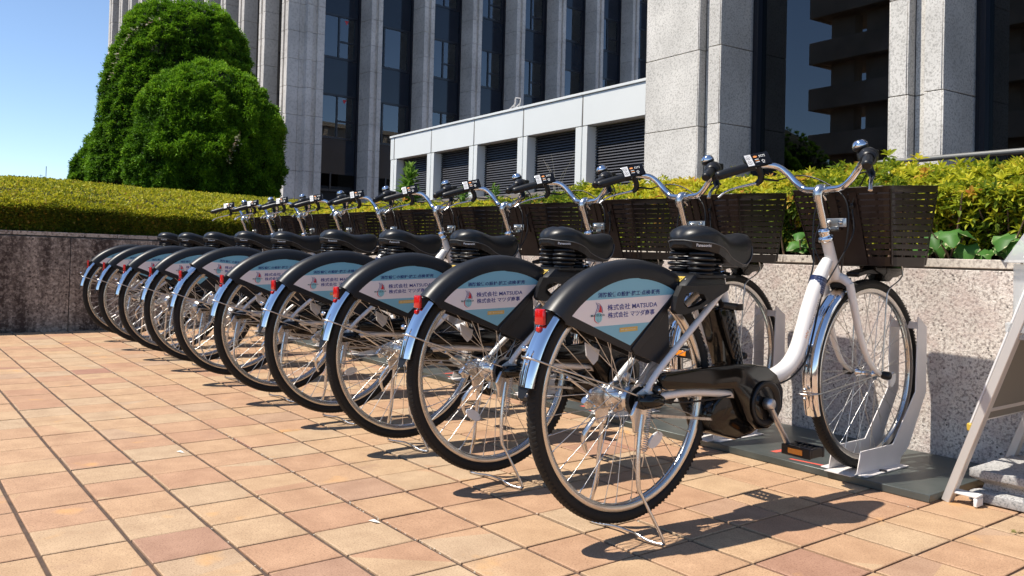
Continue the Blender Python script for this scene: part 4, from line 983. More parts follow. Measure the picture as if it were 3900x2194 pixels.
    # ---------------- mudguards
    ff = fender(WB, FZ, 200, 112, 0.347, 0.0285, 'front_mudguard', B, 'chrome')
    st = MB(); st.tube([(0.056, WB, FZ + 0.004), (0.045, WB - 0.16, FZ - 0.018), (0.036, WB - 0.30, FZ - 0.038), (0.028, WB - 0.350, FZ - 0.044), (0, WB - 0.362, FZ - 0.046), (-0.028, WB - 0.350, FZ - 0.044), (-0.045, WB - 0.16, FZ - 0.018), (-0.056, WB, FZ + 0.004)], 0.0022, 6, smooth_path=3); part('stay', st, 'steel', ff)
    part('bolt', MB().lathe([(0, 0), (0.006, 0), (0.006, 0.006), (0, 0.008)], (0, WB - 0.360, FZ - 0.030), (0, -1, 0), 8), 'steel', ff); part('bolt', MB().lathe([(0, 0), (0.006, 0), (0.006, 0.006), (0, 0.008)], (0, WB - 0.360, FZ - 0.060), (0, -1, 0), 8), 'steel', ff)
    fb = MB(); pr_ = arc(WB, FZ, 0.350, 106, 83, 8) + arc(WB, FZ, 0.366, 83, 106, 8); fb.prism(pr_, -0.024, 0.024); part('tip', fb, 'black_plastic', ff, 0.003)
    part('brake_arm', MB().box(-0.036, 0.036, 0.995, 1.012, 0.655, 0.690).tube([(0.034, 1.0, 0.67), (0.036, 1.03, 0.62), (0.020, 1.045, 0.605)], 0.006, 6).tube([(-0.034, 1.0, 0.67), (-0.036, 1.03, 0.62), (-0.020, 1.045, 0.605)], 0.006, 6), 'black_plastic', fo, 0.002)
    rf = fender(0, RZ, 171, 52, 0.353, 0.0275, 'rear_mudguard', B, 'chrome', 48)
    fl = MB(); fl.hexa([(-0.010, -0.356, 0.394), (0.010, -0.356, 0.394), (0.008, -0.353, 0.394), (-0.008, -0.353, 0.394), (-0.0265, -0.343, 0.432), (0.0265, -0.343, 0.432), (0.0250, -0.339, 0.432), (-0.0250, -0.339, 0.432)]); part('mud_flap', fl, 'black_plastic', rf)
    st = MB()
    st.tube([(0.075, 0.004, RZ + 0.006), (0.062, -0.12, 0.418), (0.040, -0.27, 0.466), (0.032, -0.325, 0.486), (0, -0.345, 0.494), (-0.032, -0.325, 0.486), (-0.040, -0.27, 0.466), (-0.062, -0.12, 0.418), (-0.075, 0.004, RZ + 0.006)], 0.0026, 6, smooth_path=3)
    part('stay', st, 'steel', rf)
    for dz in (0.018, -0.018):
        bt = MB(); bt.lathe([(0, 0), (0.0075, 0), (0.0075, 0.007), (0.004, 0.010), (0, 0.010)], (0, -0.338 + dz * -0.35, 0.496 + dz), (0, -0.94, 0.33), 8); part('bolt', bt, 'chrome', rf)
    # red tail reflector
    tl = MB(); tl.box(-0.018, 0.018, -0.305, -0.295, 0.570, 0.610); t_ = part('tail_reflector', tl, 'red_lens', B, 0.004, 2)
    part('bracket', MB().box(-0.018, 0.018, -0.2935, -0.266, 0.572, 0.606), 'black_plastic', t_, 0.002); part('tab', MB().box(-0.008, 0.008, -0.308, -0.296, 0.553, 0.5655), 'red_lens', t_, 0.002)
    # ---------------- black wheel guard carrying the advert
    sh = MB(); prof = [(-0.0375, -0.036), (-0.0375, -0.016), (-0.033, -0.001), (-0.021, 0.0095), (0, 0.013), (0.021, 0.0095), (0.033, -0.001), (0.0375, -0.016), (0.0375, -0.036), (0.0345, -0.036), (0.0340, -0.018), (0.029, -0.006), (0, 0.007), (-0.029, -0.006), (-0.0340, -0.018), (-0.0345, -0.036)]
    m_ = len(prof); n = 36; vs = []
    for k in range(n + 1):
        tt = k / n; a = radians(139.5 - 81.5 * tt); tp = 1.0 - 0.22 * max(0, (tt - 0.90) / 0.10)
        R_ = 0.358 + 0.003 * abs(2 * tt - 1)
        for x, dr in prof: vs.append((x * tp, (R_ + dr) * cos(a), (R_ + dr) * sin(a)))
    sh.add(vs, [(k * m_ + i, k * m_ + (i + 1) % m_, (k + 1) * m_ + (i + 1) % m_, (k + 1) * m_ + i) for k in range(n) for i in range(m_)] + [tuple(range(m_ - 1, -1, -1)), tuple(n * m_ + i for i in range(m_))], 0, False)
    gd = part('wheel_guard', sh, 'guard_plastic', B, loc=(0, 0, RZ))
    for p_ in gd.data.polygons: p_.use_smooth = len(p_.vertices) == 4
    try: gd.data.set_sharp_from_angle(angle=radians(50))
    except Exception: pass
    z_ = RZ
    outer = arc(0, 0, 0.331, 139, 60.5, 22) + [(0.150, 0.262), (0.118, 0.236), (0.122, 0.212), (0.131, 0.092), (0.124, 0.081), (0.112, 0.080), (-0.248, 0.207)]
    pm = MB(); pm.prism(outer, 0.0325, 0.0360); part('side_panel', pm, 'guard_plastic', gd, 0.001)
    pm = MB(); pm.prism(outer, -0.0360, -0.0325); part('side_panel', pm, 'guard_plastic', gd, 0.001)
    pm = MB(); pm.prism([(-0.020, 0.136), (0.150, 0.292), (0.140, 0.268), (0.118, 0.246), (0.060, 0.168), (-0.006, 0.116)], 0.0361, 0.0400); part('rib', pm, 'guard_plastic', gd, 0.0015)
    part('bracket', MB().prism([(-0.125, 0.150), (-0.075, 0.128), (-0.08, 0.102), (-0.095, 0.090), (-0.12, 0.115)], -0.030, -0.026), 'key_grey', gd)
    stick = arc(0, 0, 0.3215, 135.2, 90, 14) + arc(0, 0, 0.3195, 88, 63.1, 10) + [(-0.024, 0.1445)]
    # stripes rise slightly towards the front
    l1 = (-0.039, 1.0, 0.2715); l2 = (-0.030, 1.0, 0.2022)
    top = clip_half(stick, 0.039, -1.0, -l1[2]); mid = clip_half(clip_half(stick, -0.039, 1.0, l1[2]), 0.030, -1.0, -l2[2]); bot = clip_half(stick, -0.030, 1.0, l2[2])
    ad = MB()
    for poly, mi in ((top, 0), (mid, 1), (bot, 0)):
        if len(poly) > 2: ad.add([(0.0366, q, z) for q, z in poly], [tuple(range(len(poly)))], mi)
    ap = part('advert_panel', ad, ['ad_blue', 'ad_white'], gd)
    XE = 0.0372 - 0.0489
    tx = MB(); sl = Vector((0, 1, 0.037)).normalized(); upv = Vector((0, 0, 1)); X_ = 0.0371
    put_text(tx, '消防設備の設計·施工·点検·販売', (X_, -0.143, 0.2707), sl, upv, 0.226, 0.0132, 0, 0.022)
    put_text(tx, '株式会社 MATSUDA', (X_, -0.109, 0.2372), sl, upv, 0.183, 0.0158, 1, 0.014)
    put_text(tx, '株式会社 マツダ商事', (X_, -0.107, 0.2175), sl, upv, 0.171, 0.0152, 1, 0.014)
    # company emblem: three swept sails over a globe
    def q2(pts, mi, x=0.0489): tx.add([(x + XE, -0.139 + a * 0.0145, 0.2045 + b * 0.055) for a, b in pts], [tuple(range(len(pts)))], mi)
    def band(A_, B_, mi, x):
        n_ = len(A_)
        for i in range(n_ - 1): q2([A_[i], A_[i + 1], B_[i + 1], B_[i]], mi, x)
    o1 = [(-1.0, 0.40), (-0.75, 0.55), (-0.45, 0.72), (-0.45, 0.86), (-0.85, 1.0)]; o2 = [(-0.85, 0.42), (-0.60, 0.56), (-0.28, 0.74), (-0.30, 0.87), (-0.85, 1.0)]
    band(o1, o2, 1, 0.0489); o3 = [(-0.62, 0.48), (-0.30, 0.60), (-0.05, 0.75), (-0.12, 0.87), (-0.85, 1.0)]; o4 = [(-0.48, 0.50), (-0.15, 0.62), (0.10, 0.76), (0.02, 0.87), (-0.85, 1.0)]
    band(o3, o4, 1, 0.0489); r1 = [(-0.15, 0.55), (0.05, 0.64), (0.22, 0.76), (0.16, 0.87)]; r2 = [(0.75, 0.52), (0.72, 0.64), (0.55, 0.78), (0.16, 0.90)]
    band(r1, r2, 3, 0.0489)
    rim1 = [(-0.85, 1.0), (0.20, 0.93), (0.75, 0.78), (0.98, 0.60), (0.95, 0.50)]; rim2 = [(-0.85, 1.0), (0.18, 0.91), (0.64, 0.77), (0.85, 0.60), (0.83, 0.50)]; band(rim1, rim2, 1, 0.0491)
    left1 = [(-1.0, 0.42), (-1.12, 0.28), (-1.0, 0.14), (-0.55, 0.05), (0.2, 0.0)]; left2 = [(-0.85, 0.42), (-0.95, 0.28), (-0.84, 0.15), (-0.45, 0.07), (0.2, 0.0)]; band(left1, left2, 3, 0.0491)
    gl = [(0.02 + 0.86 * cos(t), 0.29 + 0.235 * sin(t)) for t in [2 * pi * k / 20 for k in range(20)]]; q2(gl, 4, 0.0487)
    for t in (-0.5, 0.0, 0.5): band([(0.02 + 0.86 * t * cos(s_), 0.29 + 0.235 * sin(s_)) for s_ in np.linspace(-1.5, 1.5, 9)], [(0.06 + 0.86 * t * cos(s_), 0.29 + 0.235 * sin(s_)) for s_ in np.linspace(-1.5, 1.5, 9)], 2, 0.0490)
    put_text(tx, 'MATSUDA', (0.0377, -0.166, 0.2225), sl, upv, 0.048, 0.0058, 2, 0.012)
    tx.add([(X_, -0.0645 + 0.066 * a, 0.1805 + 0.0025 * a + 0.0115 * b) for a, b in ((0, 0), (1, 0), (1, 1), (0, 1))], [(0, 1, 2, 3)], 5)
    put_text(tx, 'HELLO CYCLING', (X_ + 0.0004, -0.0455, 0.1850), sl, upv, 0.040, 0.0038, 6)
    put_text(tx, '~~', (X_ + 0.0004, -0.0605, 0.1852), sl, upv, 0.011, 0.003, 6)
    part('lettering', tx, ['ad_text', 'ad_navy', 'ad_teal', 'ad_red', 'ad_globe', 'ad_orange', 'print_white'], gd)
    # ---------------- lock unit over the rear wheel
    lk = MB()
    top_ = [(-0.055, 0.195, 0.700), (0.060, 0.195, 0.700), (0.056, 0.330, 0.704), (-0.05, 0.330, 0.704)]
    lk.hexa([(-0.062, 0.135, 0.652), (0.068, 0.135, 0.652), (0.062, 0.335, 0.662), (-0.058, 0.335, 0.662)] + top_)
    lb = part('lock_unit', lk, 'black_plastic', B, 0.008, 2)
    side = [(0.335, 0.672), (0.135, 0.668), (0.118, 0.640), (0.108, 0.602), (0.118, 0.592), (0.150, 0.590), (0.215, 0.606), (0.275, 0.632), (0.33, 0.655)]
    hole = [(0.150, 0.645), (0.185, 0.652), (0.225, 0.644), (0.235, 0.628), (0.205, 0.614), (0.160, 0.606), (0.143, 0.618)]
    for sx in (1, -1):
        sd_ = MB(); x0, x1 = (0.050, 0.070) if sx > 0 else (-0.064, -0.048)
        bm = bmesh.new(); out_v = [bm.verts.new((x1 if sx > 0 else x0, a, b)) for a, b in side]; in_v = [bm.verts.new((x1 if sx > 0 else x0, a, b)) for a, b in hole]
        es = [bm.edges.new((out_v[i], out_v[(i + 1) % len(out_v)])) for i in range(len(out_v))] + [bm.edges.new((in_v[i], in_v[(i + 1) % len(in_v)])) for i in range(len(in_v))]
        fl_ = bmesh.ops.triangle_fill(bm, use_beauty=True, edges=es)['geom']
        ff_ = [g_ for g_ in fl_ if isinstance(g_, bmesh.types.BMFace)]
        ex = bmesh.ops.extrude_face_region(bm, geom=ff_); bmesh.ops.translate(bm, vec=(-0.018 * sx, 0, 0), verts=[g_ for g_ in ex['geom'] if isinstance(g_, bmesh.types.BMVert)])
        bmesh.ops.recalc_face_normals(bm, faces=bm.faces); me = bpy.data.meshes.new('lock_arm'); bm.to_mesh(me); bm.free(); me.materials.append(M['black_plastic']); obj('lock_arm', me, lb)
    # printed plates: on the slope facing the rider behind
    A0 = Vector((0.062, 0.140, 0.661)); ex_ = Vector((-1, 0, 0)); ey_ = Vector((0, 0.060, 0.0385)).normalized(); nrm_ = Vector((0, -0.54, 0.84))
    # view from behind: right of the text is +x, so start from the left side
    A0 = Vector((-0.052, 0.1405, 0.6585)) + nrm_ * 0.0042; ex_ = Vector((1, 0, 0))
    lb2 = MB()
    def rect(o, a0, a1, b0, b1, mi, lift=0.0): lb2.add([o + ex_ * a + ey_ * b + nrm_ * lift for a, b in ((a0, b0), (a1, b0), (a1, b1), (a0, b1))], [(0, 1, 2, 3)], mi)
    rect(A0, 0.024, 0.052, 0.030, 0.056, 0, 0.0006); rect(A0, 0.052, 0.088, 0.030, 0.056, 1, 0.0006)
    put_text(lb2, 'HELLO CYCLING', A0 + ex_ * 0.022 + ey_ * 0.016 + nrm_ * 0.0006, ex_, ey_, 0.066, 0.0062, 2); put_text(lb2, '~~', A0 + ex_ * 0.002 + ey_ * 0.016 + nrm_ * 0.0006, ex_, ey_, 0.017, 0.005, 2)
    rect(A0, 0.002, 0.014, 0.032, 0.035, 2, 0.0006); rect(A0, 0.010, 0.016, 0.046, 0.052, 2, 0.0006); rect(A0, 0.096, 0.099, 0.042, 0.045, 2, 0.0006)
    put_text(lb2, 'F-47358', A0 + ex_ * 0.055 + ey_ * 0.038 + nrm_ * 0.0010, ex_, ey_, 0.030, 0.009, 3); put_text(lb2, 'e:BIKE', A0 + ex_ * 0.026 + ey_ * 0.040 + nrm_ * 0.0010, ex_, ey_, 0.022, 0.007, 2)
    part('label', lb2, ['label_navy', 'label_yellow', 'print_white', 'print_dark'], lb)
    part('lock_lever', MB().tube([(0.045, 0.33, 0.612), (0.045, 0.40, 0.605)], 0.010, 8).tube([(0.05, 0.402, 0.612), (0.05, 0.404, 0.596)], 0.013, 8), 'black_plastic', B, 0.001)
    # ---------------- saddle
    sec = [(0.194, 0.022, 0.808, 0.794, 0.788), (0.203, 0.044, 0.822, 0.791, 0.778), (0.221, 0.062, 0.835, 0.789, 0.773), (0.246, 0.076, 0.841, 0.787, 0.770), (0.282, 0.079, 0.838, 0.780, 0.764), (0.320, 0.070, 0.828, 0.767, 0.752),
           (0.355, 0.057, 0.819, 0.750, 0.738), (0.392, 0.049, 0.815, 0.738, 0.730), (0.427, 0.043, 0.819, 0.730, 0.726), (0.456, 0.037, 0.823, 0.732, 0.728), (0.486, 0.028, 0.820, 0.752, 0.746), (0.505, 0.013, 0.806, 0.784, 0.780)]
    sa = MB(); vs = []; nseg = 20
    for q, hw, zt, ze, zb2 in sec:
        for k in range(nseg + 1):
            a = pi * k / nseg; x = -hw * cos(a) * (1 - 0.06 * (abs(cos(a)) > 0.97)); sn = sin(a) ** 0.55
            z = ze + (zt - ze) * sn
            if q > 0.16 and q < 0.36: z -= 0.006 * math.exp(-(x / 0.012) ** 2)
            vs.append((x, q, z))
    m_ = nseg + 1
    sa.add(vs, [(i * m_ + k, i * m_ + k + 1, (i + 1) * m_ + k + 1, (i + 1) * m_ + k) for i in range(len(sec) - 1) for k in range(nseg)] + [tuple(range(nseg, -1, -1)), tuple((len(sec) - 1) * m_ + k for k in range(m_))], 0, True)
    skirt = []
    for q, hw, zt, ze, zb2 in sec: skirt += [(-hw, q, ze), (-hw * 0.90, q, zb2 - 0.006), (hw * 0.90, q, zb2 - 0.006), (hw, q, ze)]
    sa.add(skirt, [(i * 4 + k, i * 4 + k + 1, (i + 1) * 4 + k + 1, (i + 1) * 4 + k) for i in range(len(sec) - 1) for k in range(3)] + [(0, 1, 2, 3), (3 + 44, 2 + 44, 1 + 44, 0 + 44)], 0, False)
    sdl = part('saddle', sa, 'saddle_vinyl', B)
    sm = MB()
    sm.tube([(hw * 1.005, q, ze) for q, hw, zt, ze, zb2 in sec] + [(-hw * 1.005, q, ze) for q, hw, zt, ze, zb2 in sec[::-1]], 0.0016, 5, closed=True, smooth_path=3); part('piping', sm, 'seam', sdl)
    lg = MB(); n0 = Vector((1, -0.55, 0)).normalized(); ux = Vector((0.55, 1, 0)).normalized()
    put_text(lg, 'Panasonic', Vector((0.0520, 0.207, 0.7765)) + n0 * 0.006, ux, Vector((0, 0, 1)), 0.044, 0.0085, 0, 0.02); part('lettering', lg, 'print_white', sdl)
    spg = MB()
    for sx in (-0.045, 0.045):
        for k, (r_, z0) in enumerate([(0.036, 0.756), (0.040, 0.742), (0.041, 0.728), (0.038, 0.714), (0.034, 0.701)]):
            spg.lathe([(0, -0.006), (r_ * 0.8, -0.006), (r_, -0.002), (r_, 0.003), (r_ * 0.8, 0.007), (0, 0.007)], (sx * .8, 0.250, z0), (0, 0, 1), 18)
    for k, (r_, z0) in enumerate([(0.038, 0.742), (0.042, 0.730), (0.040, 0.716), (0.036, 0.704)]): spg.lathe([(0, -0.006), (r_ * 0.8, -0.006), (r_, -0.002), (r_, 0.002), (r_ * 0.8, 0.006), (0, 0.006)], (0, 0.325, z0), (0, 0, 1), 18)
    spg.box(-0.07, 0.07, 0.205, 0.36, 0.690, 0.697); part('suspension', spg, 'black_plastic', sdl)
    sp_ = MB(); sp_.tube([(0, 0.362, 0.735), (0, 0.374, 0.690)], 0.0135, 14); sp_.lathe([(0.0195, -0.012), (0.0215, -0.010), (0.0215, 0.012), (0.0195, 0.014)], (0, 0.372, 0.700), (0, 0.25, -0.97), 16); sp_.tube([(0.018, 0.36, 0.70), (0.040, 0.345, 0.704), (0.060, 0.350, 0.70)], 0.005, 6)
    part('seat_post', sp_, 'chrome', B)
    # ---------------- handlebar
    hb = MB()
    hb.tube([(-0.212, 0.800, 1.066), (-0.190, 0.835, 1.072), (-0.160, 0.866, 1.066), (-0.130, 0.884, 1.040), (-0.100, 0.890, 1.008), (-0.070, 0.890, 0.986), (-0.030, 0.889, 0.981), (0, 0.888, 0.981),
             (0.030, 0.889, 0.981), (0.070, 0.890, 0.986), (0.100, 0.890, 1.008), (0.130, 0.884, 1.040), (0.160, 0.866, 1.066), (0.190, 0.835, 1.072), (0.212, 0.800, 1.066)], 0.0112, 14, smooth_path=4)
    h_ = part('handlebar', hb, 'chrome', B)
    sm = MB(); sm.tube([(0, 0.908, 0.850), (0, 0.888, 0.900), (0, 0.868, 0.950)], 0.0125, 16); sm.tube([(0, 0.868, 0.944), (0, 0.862, 0.964), (0, 0.872, 0.979), (0, 0.888, 0.983)], [0.0150, 0.0165, 0.0185, 0.0180], 16, smooth_path=3)
    sm.tube([(-0.018, 0.889, 0.981), (0.018, 0.889, 0.981)], 0.0178, 16); sm.tube([(0, 0.888, 0.966), (0, 0.905, 0.955), (0, 0.908, 0.948)], 0.005, 8); part('stem', sm, 'alloy', h_)
    for sx in (-1, 1):
        gp = MB(); gp.tube([(sx * 0.210, 0.803, 1.067), (sx * 0.222, 0.784, 1.062), (sx * 0.245, 0.742, 1.048), (sx * 0.268, 0.702, 1.033), (sx * 0.275, 0.689, 1.028), (sx * 0.277, 0.685, 1.026)], [0.0150, 0.0155, 0.0160, 0.0165, 0.0150, 0.009], 14, smooth_path=2); part('grip', gp, 'black_plastic', h_)
        # brake lever: perch + blade
        pc = MB(); pc.tube([(sx * 0.206, 0.815, 1.066), (sx * 0.200, 0.826, 1.044), (sx * 0.205, 0.832, 1.020), (sx * 0.216, 0.822, 1.006)], [0.0150, 0.011, 0.012, 0.009], 8, smooth_path=2); pc.tube([(sx * 0.196, 0.84, 1.024), (sx * 0.17, 0.885, 1.020)], 0.004, 6)
        lv = part('brake_lever', pc, 'black_plastic', h_)
        bl = MB(); bl.tube([(sx * 0.216, 0.818, 1.008), (sx * 0.232, 0.790, 1.000), (sx * 0.250, 0.755, 0.990), (sx * 0.268, 0.722, 0.975), (sx * 0.280, 0.700, 0.955)], [0.0080, 0.0075, 0.0060, 0.0055, 0.0068], 8, smooth_path=3, flat=0.6); part('blade', bl, 'alloy', lv)
    sf = MB(); ax = Vector((0.5, -0.82, -0.27)).normalized()
    sf.lathe([(0.0, -0.036), (0.022, -0.036), (0.0275, -0.028), (0.0290, -0.002), (0.0280, 0.006), (0.0265, 0.008), (0.0255, 0.020), (0.0225, 0.030), (0.0175, 0.034)], (0.214, 0.798, 1.066), ax, 22); sf.box(0.165, 0.215, 0.815, 0.860, 1.060, 1.094)
    shf = part('gear_shifter', sf, 'black_plastic', h_, 0.003)
    part('indicator', MB().box(0.172, 0.208, 0.818, 0.838, 1.0945, 1.0975), 'key_grey', shf, 0.001)
    bl = MB(); bl.lathe([(0.0, 0.024), (0.010, 0.023), (0.018, 0.019), (0.0225, 0.011), (0.0235, 0.005), (0.023, 0.002)], (0.180, 0.812, 1.100), (-0.25, -0.25, 0.93), 24)
    bell = part('bell', bl, 'chrome', h_); part('bell_base', MB().lathe([(0.0, -0.012), (0.014, -0.012), (0.0225, -0.004), (0.0240, 0.003), (0.0, 0.004)], (0.180, 0.812, 1.100), (-0.25, -0.25, 0.93), 20), 'black_plastic', bell)
    # control panel on the left bar: faces up and back
    cx_ = Vector((-0.205, 0.812, 1.088)); fwd = Vector((0.50, 0.82, 0.22)).normalized(); nr_ = Vector((0.62, -0.62, 0.52)); nr_ = (nr_ - fwd * nr_.dot(fwd)).normalized(); lat = fwd.cross(nr_).normalized()
    if lat.x < 0: pass
    cp = MB(); L2, W2, T2 = 0.046, 0.027, 0.0075
    def cpt(a, b, c): return cx_ + fwd * a + lat * b + nr_ * c
    cp.hexa([cpt(-L2, -W2, -T2), cpt(L2, -W2, -T2), cpt(L2, W2, -T2), cpt(-L2, W2, -T2), cpt(-L2, -W2, T2), cpt(L2, -W2, T2), cpt(L2, W2, T2), cpt(-L2, W2, T2)])
    ctl = part('control_panel', cp, 'gloss_black', h_, 0.004, 2)
    ct = MB()
    def crect(a0, a1, b0, b1, mi, lift=0.0004): ct.add([cpt(a, b, T2 + lift) for a, b in ((a0, b0), (a1, b0), (a1, b1), (a0, b1))], [(0, 1, 2, 3)], mi)
    def cdisc(a, b, r_, mi, lift=0.0007, sy=1.0): ct.add([cpt(a + r_ * cos(t), b + r_ * sy * sin(t), T2 + lift) for t in [2 * pi * k / 14 for k in range(14)]], [tuple(range(14))], mi)
    crect(-L2 + 0.004, -L2 + 0.027, -W2 + 0.003, W2 - 0.003, 0)
    for b in (-0.010, 0.010):
        cdisc(-L2 + 0.0145, b, 0.0078, 2); cdisc(-L2 + 0.0145, b, 0.0062, 0, 0.0009); s_ = 1 if b > 0 else -1
        ct.add([cpt(-L2 + 0.0145 - 0.003, b - 0.002 * s_, T2 + .0011), cpt(-L2 + 0.0145 + 0.003, b - 0.002 * s_, T2 + .0011), cpt(-L2 + 0.0145, b + 0.003 * s_, T2 + .0011)], [(0, 1, 2)], 2)
    cdisc(-0.006, -0.011, 0.0072, 3, 0.0007, 0.6)
    for k in range(3): crect(-0.011, 0.003, 0.000 + 0.0055 * k, 0.002 + 0.0055 * k, 3 if k == 1 else 1)
    for k in range(4): crect(0.008 + 0.006 * (k % 4), 0.0115 + 0.006 * (k % 4), -0.015, -0.012, 1); crect(0.008 + 0.006 * (k % 4), 0.0105 + 0.006 * (k % 4), -0.009, -0.006, 1)
    cdisc(0.016, 0.011, 0.0052, 1); cdisc(0.016, 0.011, 0.0038, 2, 0.0009); crect(0.012, 0.020, 0.018, 0.0195, 1)
    part('keys', ct, ['key_grey', 'print_white', 'print_dark', 'print_orange'], ctl)
    # cables
    cb = MB(); cb.tube([(-0.185, 0.885, 1.020), (-0.12, 0.945, 1.040), (-0.03, 0.955, 1.010), (0.05, 0.945, 0.950), (0.065, 0.940, 0.860), (0.045, 0.945, 0.760), (0.012, 0.985, 0.700)], 0.0028, 6, smooth_path=6); part('cable', cb, 'black_plastic', B)
    cb = MB(); cb.tube([(0.185, 0.880, 1.020), (0.12, 0.930, 1.035), (0.04, 0.935, 1.000), (-0.02, 0.895, 0.930), (-0.030, 0.885, 0.830), (-0.022, 0.880, 0.740), (-0.026, 0.860, 0.670)], 0.0028, 6, smooth_path=6); part('cable', cb, 'black_plastic', B)
    cb = MB(); cb.tube([(0.190, 0.860, 1.050), (0.11, 0.955, 1.020), (0.055, 0.980, 0.940), (0.068, 0.965, 0.840), (0.040, 0.925, 0.740), (0.020, 0.890, 0.672)], 0.0026, 6, smooth_path=6); part('cable', cb, 'black_plastic', B)
    cb = MB(); cb.tube([(-0.170, 0.850, 1.080), (-0.08, 0.930, 0.990), (-0.028, 0.925, 0.900), (-0.034, 0.900, 0.800), (0.0, 0.905, 0.720)], 0.0024, 6, smooth_path=6); part('cable', cb, 'black_plastic', B)
    cb = MB(); cb.tube([(0.020, 0.860, 0.625), (0.026, 0.808, 0.500), (0.028, 0.770, 0.425), (0.028, 0.700, 0.378), (0.028, 0.63, 0.360)], 0.0032, 6, smooth_path=4); part('cable', cb, 'black_plastic', B)
    cb = MB(); cb.tube([(0.068, 0.06, 0.362), (0.072, 0.15, 0.352), (0.068, 0.28, 0.350), (0.06, 0.36, 0.352)], 0.0028, 6, smooth_path=3); part('cable', cb, 'black_plastic', B)
    cb = MB(); cb.lathe([(0.0, -.009), (0.005, -.009), (0.005, .009), (0, .009)], (0.058, 0.972, 0.930), (0, .2, -1), 8); part('cable', cb, 'black_plastic', B)
    # ---------------- basket
    bk0 = MB()
    ZB, ZT = 0.738, 0.985
    def ring(t, inset=0.0):    # rounded rectangle at height fraction t (0 bottom..1 top)
        hw = 0.150 + 0.036 * t - inset; yb = 1.055 - 0.085 * t + inset; yf = 1.300 + 0.012 * t - inset; rc = 0.035
        pts = []
        for cx2, cy2, a0 in ((hw - rc, yf - rc, 0), (-hw + rc, yf - rc, 90), (-hw + rc, yb + rc, 180), (hw - rc, yb + rc, 270)):
            for k in range(5):
                a = radians(a0 + 90 * k / 4); pts.append((cx2 + rc * cos(a), cy2 + rc * sin(a)))
        return pts
    def zz_(t, y): return ZB + (ZT - ZB) * t + (y - 0.97) * 0.065 * t
    def band_(mb, t0, t1, w0, m=0):
        a = ring(t0); b = ring(t1); ai = ring(t0, w0); bi = ring(t1, w0); n_ = len(a); vs = [(x, y, zz_(t0, y)) for x, y in a] + [(x, y, zz_(t1, y)) for x, y in b] + [(x, y, zz_(t0, y)) for x, y in ai] + [(x, y, zz_(t1, y)) for x, y in bi]
        fs = []
        for i in range(n_):
            j = (i + 1) % n_; fs += [(i, j, n_ + j, n_ + i), (2 * n_ + j, 2 * n_ + i, 3 * n_ + i, 3 * n_ + j), (n_ + i, n_ + j, 3 * n_ + j, 3 * n_ + i), (j, i, 2 * n_ + i, 2 * n_ + j)]
        mb.add(vs, fs, m)
    band_(bk0, -0.02, 0.10, 0.004)
    bb = ring(0.0, 0.004); bk0.add([(x, y, ZB + 0.004) for x, y in bb], [tuple(range(len(bb)))], 0)
    for k in range(3): bk0.box(-0.11 + 0.07 * k, -0.07 + 0.07 * k, 1.07, 1.29, ZB + 0.005, ZB + 0.010)
    # vertical webs on the inside hold the slats
    for i, (x, y) in enumerate(ring(0.5)):
        pass
    for sx in (-1, 1):
        for fy in (0.06, 0.30, 0.54, 0.78, 0.94):
            y0 = 1.055 + (1.30 - 1.055) * fy; y1 = 0.970 + (1.312 - 0.970) * fy
            bk0.hexa([(sx * 0.147, y0 - .004, ZB), (sx * 0.147, y0 + .004, ZB), (sx * 0.143, y0 + .004, ZB), (sx * 0.143, y0 - .004, ZB), (sx * 0.1825, y1 - .004, zz_(.97, y1)), (sx * 0.1825, y1 + .004, zz_(.97, y1)), (sx * 0.178, y1 + .004, zz_(.97, y1)), (sx * 0.178, y1 - .004, zz_(.97, y1))])
    for fx in (-0.75, -0.4, 0.4, 0.75):
        for (yb0, yt0, s_) in ((1.058, 0.974, 1), (1.297, 1.309, -1)):
            bk0.hexa([(fx * .15 - .004, yb0, ZB), (fx * .15 + .004, yb0, ZB), (fx * .15 + .004, yb0 + .004 * s_, ZB), (fx * .15 - .004, yb0 + .004 * s_, ZB), (fx * .183 - .004, yt0, zz_(.97, yt0)), (fx * .183 + .004, yt0, zz_(.97, yt0)), (fx * .183 + .004, yt0 + .004 * s_, zz_(.97, yt0)), (fx * .183 - .004, yt0 + .004 * s_, zz_(.97, yt0))])
    # solid slotted back plate
    def bx(x, t, o=0.0): y = 1.055 - 0.085 * t - 0.003 + o; return (x, y, zz_(t, y))
    for x0, x1 in ((-0.070, -0.044), (-0.036, -0.006), (0.006, 0.036), (0.044, 0.070)):
        bk0.hexa([bx(x0, .08, .0), bx(x1, .08, .0), bx(x1, .08, .006), bx(x0, .08, .006), bx(x0, .96), bx(x1, .96), bx(x1, .96, .006), bx(x0, .96, .006)])
    bk0.hexa([bx(-.07, .0), bx(.07, .0), bx(.07, .0, .006), bx(-.07, .0, .006), bx(-.07, .46, -.001), bx(.07, .46, -.001), bx(.07, .46, .006), bx(-.07, .46, .006)])
    bk = part('basket', bk0, 'basket_plastic', B)
    NS = 10
    for k in range(NS):
        s_ = MB(); t0 = 0.125 + 0.082 * k; band_(s_, t0, t0 + 0.062 + 0.0 * k, 0.006); part('slat', s_, 'basket_plastic', bk)
    s_ = MB(); band_(s_, 0.945, 1.03, 0.009); part('top_rim', s_, 'basket_plastic', bk, 0.001)
    br = MB(); br.box(-0.040, 0.042, 0.964, 0.968, 0.860, 0.890); brk = part('basket_bracket', br, 'steel', B, 0.003, 2)
    part('bolt', MB().lathe([(0, 0.0), (0.0085, 0), (0.007, 0.006), (0.0, 0.008)], (-0.022, 0.963, 0.875), (0, -1, 0), 12), 'steel', brk); part('bolt', MB().lathe([(0, 0.0), (0.0085, 0), (0.007, 0.006), (0.0, 0.008)], (0.022, 0.963, 0.875), (0, -1, 0), 12), 'steel', brk)
